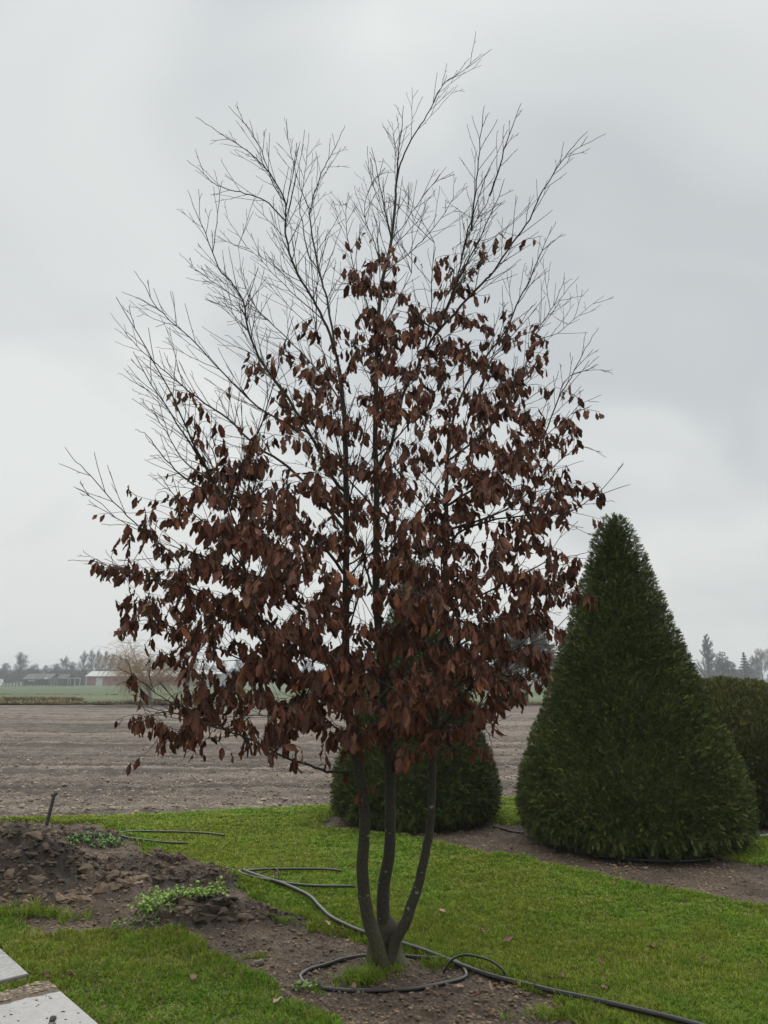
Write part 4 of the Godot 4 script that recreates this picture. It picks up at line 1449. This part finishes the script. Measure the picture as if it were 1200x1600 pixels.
func arch(px: Array, z_from: Vector3, z_to: Vector3, r: float) -> MB:   # a thin tube standing up between two places
	var raw := []
	for k in px.size():
		var t := float(k) / (px.size() - 1)
		raw.push_back(at_depth(px[k][0], px[k][1], lerpf(z_from.z, z_to.z, t)))
	var pts := smooth(raw, 5)
	var rad := PackedFloat32Array()
	for k in pts.size(): rad.push_back(r)
	var mb := MB.new()
	mb.tube(pts, rad, 7)
	return mb

func build_hoses() -> void:
	rng.seed = 515
	var black := mat(lin(0.014, 0.014, 0.015), 0.35)
	var ring_px := [[469, 1519], [476, 1529], [500, 1537], [546, 1543], [585, 1545], [621, 1544], [660, 1540], [695, 1533], [722, 1526], [729, 1520], [722, 1511], [704, 1504], [670, 1499], [629, 1497], [575, 1497], [540, 1499], [510, 1504], [482, 1511], [469, 1519]]
	var o := obj("hose_ring", lay(ring_px, 0.0115).mesh(), black)
	tag(o, "closed black hose ring lying on the soil round the foot of the tree", "hose")
	var main_t := thing("supply_pipe", "long thick black pipe running past the tree and into the lawn", "pipe")
	obj("pipe", lay([[379, 1370], [395, 1374], [412, 1379], [433, 1384], [452, 1390], [483, 1404], [500, 1421], [517, 1437], [542, 1450], [571, 1462], [600, 1470], [629, 1480], [667, 1492], [717, 1510], [767, 1525], [822, 1540], [885, 1558], [955, 1575], [1042, 1595], [1110, 1612], [1200, 1632]], 0.0135).mesh(), black, main_t)
	obj("branch_tube", arch([[692, 1524], [697, 1512], [708, 1498], [726, 1492], [748, 1495], [768, 1502], [784, 1514], [791, 1524], [793, 1533]], gp(692, 1524), gp(793, 1533), 0.0062).mesh(), black, main_t)
	var grey := mat(lin(0.022, 0.024, 0.022), 0.35)
	var l1 := thing("hose_loop", "open loop of black hose lying on the lawn at the edge of the dug soil", "hose")
	obj("hose", lay([[554, 1385], [530, 1386], [496, 1387], [465, 1386], [433, 1383], [400, 1380], [381, 1377], [373, 1373], [379, 1369], [412, 1363], [445, 1361], [475, 1360], [510, 1360], [533, 1362]], 0.0095).mesh(), grey, l1)
	obj("branch_tube", arch([[386, 1373], [408, 1365], [422, 1359], [430, 1357], [435, 1362], [436, 1372], [435, 1382]], gp(386, 1374), gp(435, 1382), 0.0055).mesh(), grey, l1)
	var l2 := thing("hose_loop", "open loop of dark hose on the lawn next to the leafy weed", "hose")
	obj("hose", lay([[351, 1305], [319, 1302], [280, 1301], [244, 1301], [205, 1301], [186, 1303], [182, 1307], [191, 1311], [212, 1314], [232, 1316], [262, 1318], [292, 1318]], 0.0095).mesh(), grey, l2)
	obj("branch_tube", arch([[193, 1312], [197, 1306], [203, 1301]], gp(193, 1313), gp(203, 1306), 0.006).mesh(), grey, l2)
	obj("branch_tube", arch([[198, 1302], [196, 1298], [194, 1295]], gp(198, 1303), gp(194, 1303), 0.006).mesh(), grey, l2)
	o = obj("thin_hose", lay([[255, 1346], [275, 1351], [305, 1356], [330, 1361], [352, 1365], [376, 1371]], 0.009).mesh(), grey)
	tag(o, "thin grey hose along the back edge of the dug soil", "hose")
	var c := at_depth(988, 1270, -8.0)
	var raw := []
	for k in 25: raw.push_back(Vector3(c.x + 0.92 * cos(TAU * k / 24.0), 0.0, c.z + 0.98 * sin(TAU * k / 24.0)))
	var pts := smooth(raw, 3)
	var rad := PackedFloat32Array()
	for k in pts.size():
		pts[k].y = 0.022
		rad.push_back(0.0105)
	var mb := MB.new()
	mb.tube(pts, rad, 8)
	tag(obj("hose_ring", mb.mesh(), black), "black hose ring on the soil under the tall yew cone", "hose")
	o = obj("garden_hose", lay([[1140, 1302], [1170, 1304], [1200, 1303], [1260, 1304], [1330, 1308]], 0.014).mesh(), mat(lin(0.10, 0.20, 0.18), 0.4))
	tag(o, "pale teal hose lying at the foot of the rounded yew", "hose")
	o = obj("thin_hose", lay([[770, 1291], [785, 1293], [800, 1297], [818, 1299]], 0.011).mesh(), black)
	tag(o, "short black hose end on the soil between the two yew cones", "hose")

# ---------- foreground things ----------
func build_foreground() -> void:
	rng.seed = 606
	# paving slabs
	var con := mat(lin(0.20, 0.205, 0.205), 0.20, false, noise_tex(0.02, 6, 0.84, 1.0, 512, 44), 1.1, normal_tex(0.08, 3, 0.6, 256, 45), 0.3)
	var labels := ["pale wet concrete slab next to the small soil lump", "pale wet concrete slab with a sandy patch on its corner"]
	for k in 2:
		var q: PackedVector2Array = slabs[k]
		var c := Vector2.ZERO
		for p in q: c += p * 0.25
		var mb := MB.new()
		var top := 0.028
		var ring := []
		for lev in [[-0.03, 0.0], [top - 0.006, 0.0], [top, 0.008]]:
			var row := []
			for p in q:
				var v: Vector2 = p + (c - p).normalized() * lev[1]
				row.push_back(Vector3(v.x, lev[0], v.y))
			ring.push_back(row)
		var up := [ring[2][0], ring[2][1], ring[2][2], ring[2][3]]
		if (up[2] - up[0]).cross(up[1] - up[0]).y < 0: up.reverse()
		mb.face(up)
		for l in 2:
			for s in 4:
				var f := [ring[l][s], ring[l + 1][s], ring[l + 1][(s + 1) % 4], ring[l][(s + 1) % 4]]
				var nn: Vector3 = (f[2] - f[0]).cross(f[1] - f[0])
				if nn.dot(f[0] - Vector3(c.x, 0, c.y)) < 0: f.reverse()
				mb.face(f)
		tag(obj("paving_slab", mb.mesh(), con), labels[k], "slab", "paving slabs")
	# sand washed over the corner of the nearer slab
	var sand := MB.new()
	var o2: Vector2 = slabs[1][0]
	var ce: Vector2 = (slabs[1][1] - o2).normalized()
	var ca: Vector2 = (slabs[1][3] - o2).normalized()
	for j in 15:
		for i in 41:
			var u := i / 40.0 * 0.8
			var w := (0.17 * (1.0 - 0.35 * u) + 0.03 * n_mid.get_noise_2d(u * 3.0, 7.0) + 0.012 * n_fine.get_noise_2d(u * 4.0, 7.0)) * j / 14.0
			var p := o2 + ca * (u + 0.004) + ce * (w + 0.004)
			var hgt := 0.0295 + 0.012 * sin(PI * j / 14.0) * (0.6 + 0.6 * n_mid.get_noise_2d(p.x * 3.0, p.y * 3.0)) + 0.003 * n_fine.get_noise_2d(p.x * 4.0, p.y * 4.0)
			if j == 14 or i == 0: hgt = 0.0285
			var t := 0.5 + 0.5 * n_fine.get_noise_2d(p.x * 5.0, p.y * 5.0)
			sand.vert(Vector3(p.x, hgt, p.y), Vector3.UP, Color(0.15, 0.12, 0.088).lerp(Color(0.27, 0.225, 0.17), t))
	for j in 14:
		for i in 40:
			var a := j * 41 + i
			sand.tri(a, a + 41, a + 42)
			sand.tri(a, a + 42, a + 1)
	if sand.mesh(true).surface_get_arrays(0)[Mesh.ARRAY_NORMAL][300].y < 0:
		for k in range(0, sand.i.size(), 3):
			var h := sand.i[k]; sand.i[k] = sand.i[k + 1]; sand.i[k + 1] = h
	tag(obj("sand_patch", sand.mesh(true), mat(Color.WHITE, 0.95, true, noise_tex(0.08, 4, 0.55, 1.0, 256, 46), 3.0)), "patch of sandy soil and chips on the nearer slab", "sand", "", "stuff")
	# chips and crumbs lying on the sand and the slabs
	var xf := []
	var cs := []
	for k in 420:
		var on_sand := k < 300
		var u := rnd(0.01, 0.75)
		var w := rnd(0.01, 0.14) if on_sand else rnd(0.15, 0.9)
		var p := o2 + ca * u + ce * w
		var s := rnd(0.003, 0.010) if on_sand else rnd(0.0015, 0.005)
		xf.push_back(Transform3D(Basis(Vector3.UP, rnd(0, TAU)).scaled(Vector3(s * rnd(1.0, 2.6), s * 0.45, s)), Vector3(p.x, 0.036 if on_sand else 0.029, p.y)))
		cs.push_back(tint(Color(0.30, 0.24, 0.17) if on_sand else Color(0.06, 0.05, 0.04), rnd(0.45, 1.4)))
	tag(scatter("chips", lump_mesh(12), mat(Color.WHITE, 0.95, true), xf, cs), "small wood chips and crumbs on the slab with the sandy patch", "chips", "", "stuff")
	var stone_m := mat(lin(0.055, 0.05, 0.045), 0.7)
	pebble(gp(82, 1594, 0.03), 0.016, stone_m, "small dark pebble lying on the nearer pale slab")
	pebble(gp(404, 1507), 0.028, mat(lin(0.14, 0.125, 0.105), 0.8), "round grey brown stone at the lawn edge beside a grass tuft")
	pebble(gp(1153, 1300), 0.06, mat(lin(0.55, 0.56, 0.55), 0.8), "white stone between the tall yew cone and the rounded yew")
	# stake in the heap
	var sp := gp(68, 1300)
	var s0 := Vector3(sp.x, ground_y(sp.x, sp.z) - 0.08, sp.z)
	var s1 := at_depth(85, 1241, sp.z - 0.1)
	var st := thing("stake", "thin black stake leaning in the back soil heap", "stake", s0)
	var rod := MB.new()
	var dv := s1 - s0
	rod.tube(PackedVector3Array([Vector3.ZERO, dv * 0.5, dv]), PackedFloat32Array([0.019, 0.018, 0.017]), 8)
	var dark := mat(lin(0.016, 0.016, 0.017), 0.5)
	obj("rod", rod.mesh(), dark, st)
	var cap := MB.new()
	cap.tube(PackedVector3Array([dv * 0.97 + Vector3(-0.03, 0, 0), dv * 0.985, dv * 1.0 + Vector3(0.028, 0.012, 0)]), PackedFloat32Array([0.012, 0.017, 0.011]), 7)
	obj("head", cap.mesh(), dark, st)
	weeds()
	litter()

func pebble(at: Vector3, r: float, m: Material, label: String) -> void:
	var g := at
	if not on_slab(at.x, at.z): g.y = ground_y(at.x, at.z)
	var o := obj("stone", lump_mesh(rng.randi() % 99), m)
	o.position = g + Vector3(0, r * 0.35, 0)
	o.scale = Vector3(r * 1.2, r * 0.8, r)
	tag(o, label, "stone")

func weed_leaf(mb: MB, p: Vector3, d: Vector3, l: float, w: float, c: Color) -> void:      # small lobed leaf bent in the middle
	var s := d.cross(Vector3.UP + rdir() * 0.5).normalized() * w
	var up := s.cross(d).normalized()
	if up.y < 0: up = -up
	var m1 := p + d * l * 0.35 + up * l * 0.10
	var m2 := p + d * l * 0.7 + up * l * 0.08
	var tip := p + d * l - up * l * 0.1
	var a := mb.vert(p, up, c)
	var ids := [mb.vert(m1 - s, up, c), mb.vert(m1 + up * -0.1 * w, up, c), mb.vert(m1 + s, up, c), mb.vert(m2 - s * 0.75, up, c), mb.vert(m2, up, c), mb.vert(m2 + s * 0.75, up, c)]
	var e := mb.vert(tip, up, c)
	for t in [[a, ids[0], ids[1]], [a, ids[1], ids[2]], [ids[0], ids[3], ids[4]], [ids[0], ids[4], ids[1]], [ids[1], ids[4], ids[5]], [ids[1], ids[5], ids[2]], [ids[3], e, ids[4]], [ids[4], e, ids[5]]]:
		var f: Vector3 = (mb.v[t[2]] - mb.v[t[0]]).cross(mb.v[t[1]] - mb.v[t[0]])
		if f.y < 0: mb.tri(t[0], t[2], t[1])
		else: mb.tri(t[0], t[1], t[2])

func weed(label: String, at: Vector3, rx: float, rz: float, h: float, n: int, leaf: float, c0: Color, c1: Color) -> void:
	var y := ground_y(at.x, at.z)
	var t := thing("weed", label, "weed", Vector3(at.x, y, at.z))
	var fol := MB.new()
	var stems := MB.new()
	for k in n:
		var a := rng.randf() * TAU
		var r := sqrt(rng.randf())
		var root := Vector3(cos(a) * rx * r, 0, sin(a) * rz * r)
		root.y = ground_y(at.x + root.x, at.z + root.z) - y
		var d := (Vector3(cos(a), rnd(0.6, 1.8), sin(a)) + rdir() * 0.4).normalized()
		var l := h * rnd(0.4, 1.1)
		var pts := PackedVector3Array([root, root + d * l * 0.5, root + (d + Vector3(cos(a), -0.2, sin(a)) * 0.35).normalized() * l])
		stems.tube(pts, PackedFloat32Array([0.0022, 0.0018, 0.001]), 3)
		for j in 7:
			var p := pts[0].lerp(pts[2], 0.25 + 0.75 * j / 6.0).lerp(pts[1], 0.25)
			var ld := (d * 0.4 + rdir() * 0.9 + Vector3.UP * 0.1).normalized()
			weed_leaf(fol, p, ld, leaf * rnd(0.6, 1.3), leaf * rnd(0.22, 0.42), tint(c0.lerp(c1, rng.randf()), rnd(0.7, 1.2)))
	obj("stems", stems.mesh(), mat(lin(0.12, 0.16, 0.05), 0.8), t).set_meta("kind", "stuff")
	var m := mat(Color.WHITE, 0.7, true)
	m.backlight_enabled = true
	m.backlight = lin(0.03, 0.055, 0.01)
	obj("foliage", fol.mesh(true), m, t).set_meta("kind", "stuff")

func weeds() -> void:
	var g0 := Color(0.10, 0.20, 0.035)
	var g1 := Color(0.19, 0.27, 0.06)
	weed("bright green feathery weed sprawling over the soil hump", gp(282, 1432), 0.21, 0.15, 0.19, 300, 0.026, Color(0.13, 0.25, 0.035), Color(0.28, 0.40, 0.07))
	weed("thin green trailing weed between the soil hump and the lawn", gp(225, 1452), 0.16, 0.08, 0.08, 40, 0.022, g0, Color(0.2, 0.22, 0.08))
	weed("blue green leafy weed in front of the back soil heap", gp(148, 1322), 0.24, 0.07, 0.07, 60, 0.036, Color(0.085, 0.17, 0.05), Color(0.14, 0.23, 0.07))
	weed("tiny grey green weed lying just left of the hose ring", gp(478, 1546), 0.05, 0.03, 0.04, 14, 0.03, Color(0.2, 0.26, 0.12), g1)
	var tufts := [
		["thick grass tuft before the trunk crossing the hose ring", 566, 1535, 0.11, 0.07, 0.085, 60],
		["short grass tuft right against the foot of the trunk", 610, 1525, 0.07, 0.05, 0.065, 26],
		["grass tuft inside the hose ring right of the trunk", 678, 1512, 0.10, 0.05, 0.07, 34],
		["small grass tuft on the bare soil beside the grey brown stone", 408, 1496, 0.07, 0.04, 0.045, 22],
		["thin weak grass tuft on the soil above the grey brown stone", 440, 1447, 0.12, 0.04, 0.05, 26],
		["dense grass tuft below the thick pipe in the lawn corner", 880, 1588, 0.16, 0.06, 0.07, 60],
		["ragged grass tuft at the foot of the left soil heap", 70, 1435, 0.22, 0.06, 0.10, 60],
		["small grass tuft at the left end of the hose ring", 492, 1550, 0.07, 0.03, 0.04, 16]]
	var tm := tuft_mesh(14, 0.28, 0.035, 98)
	var m := mat(Color.WHITE, 0.75, true)
	m.backlight_enabled = true
	m.backlight = lin(0.10, 0.15, 0.015)
	m.metallic_specular = 0.2
	for t in tufts:
		var c := gp(t[1], t[2])
		var o := thing("grass_tuft", t[0], "grass tuft", Vector3(c.x, ground_y(c.x, c.z), c.z))
		var xf := []
		var cs := []
		for k in t[6]:
			var p := Vector3(rng.randfn() * t[3] * 0.5, 0, rng.randfn() * t[4] * 0.5)
			p.y = ground_y(c.x + p.x, c.z + p.z) - o.position.y - 0.004
			var h: float = t[5] * rnd(0.5, 1.15)
			xf.push_back(Transform3D(Basis(Vector3.UP, rnd(0, TAU)).scaled(Vector3(h * 0.9, h, h * 0.9)), p))
			cs.push_back(tint(Color(0.17, 0.28, 0.03).lerp(Color(0.25, 0.30, 0.05), rng.randf()), rnd(0.7, 1.15)))
		scatter("blades", tm, m, xf, cs, o)

func litter() -> void:
	var kinds := []
	for k in 5: kinds.push_back(leaf_mesh(330 + k))
	var brown := mat(lin(0.13, 0.065, 0.04), 0.75, true)
	var pale := mat(lin(0.30, 0.19, 0.135), 0.75, true)
	var n := 0
	for s in [[708, 1549, 1], [735, 1568, 0], [798, 1546, 0], [322, 1478, 1], [305, 1537, 0], [312, 1475, 0], [432, 1378, 0], [486, 1402, 0], [600, 1430, 0], [697, 1431, 1], [785, 1480, 0], [942, 1517, 0], [540, 1460, 0], [516, 1455, 1], [425, 1582, 1], [80, 1405, 1], [83, 1538, 0], [615, 1552, 0], [860, 1585, 0], [838, 1572, 0], [475, 1470, 0], [500, 1480, 0], [770, 1555, 1], [850, 1540, 0], [555, 1552, 0], [950, 1560, 0], [880, 1532, 0], [120, 1533, 0], [760, 1462, 0], [1010, 1480, 0]]:
		var g := gp(s[0], s[1])
		var sd := soil_depth(g.x, g.z)
		var o := obj("fallen_leaf", kinds[n % 5], pale if s[2] == 1 else brown)
		var on_soil := sd > 0.0
		var sl := on_slab(g.x, g.z)
		var sz := rnd(0.055, 0.09)
		o.transform = Transform3D((Basis(Vector3.UP, rnd(0, TAU)) * Basis(Vector3.RIGHT, -PI / 2 + rnd(0.0, 0.35))).scaled(Vector3.ONE * sz), Vector3(g.x, (0.034 if sl else ground_y(g.x, g.z)) + (0.012 if on_soil else 0.03), g.z))
		var tone := "pale tan" if s[2] == 1 else "dark brown"
		tag(o, "%s fallen leaf lying on the %s" % [tone, "bare soil bed" if on_soil else ("slab" if sl else "green lawn")], "leaf", "%s leaves on the %s" % [tone, "soil" if on_soil else ("slab" if sl else "lawn")])
		n += 1
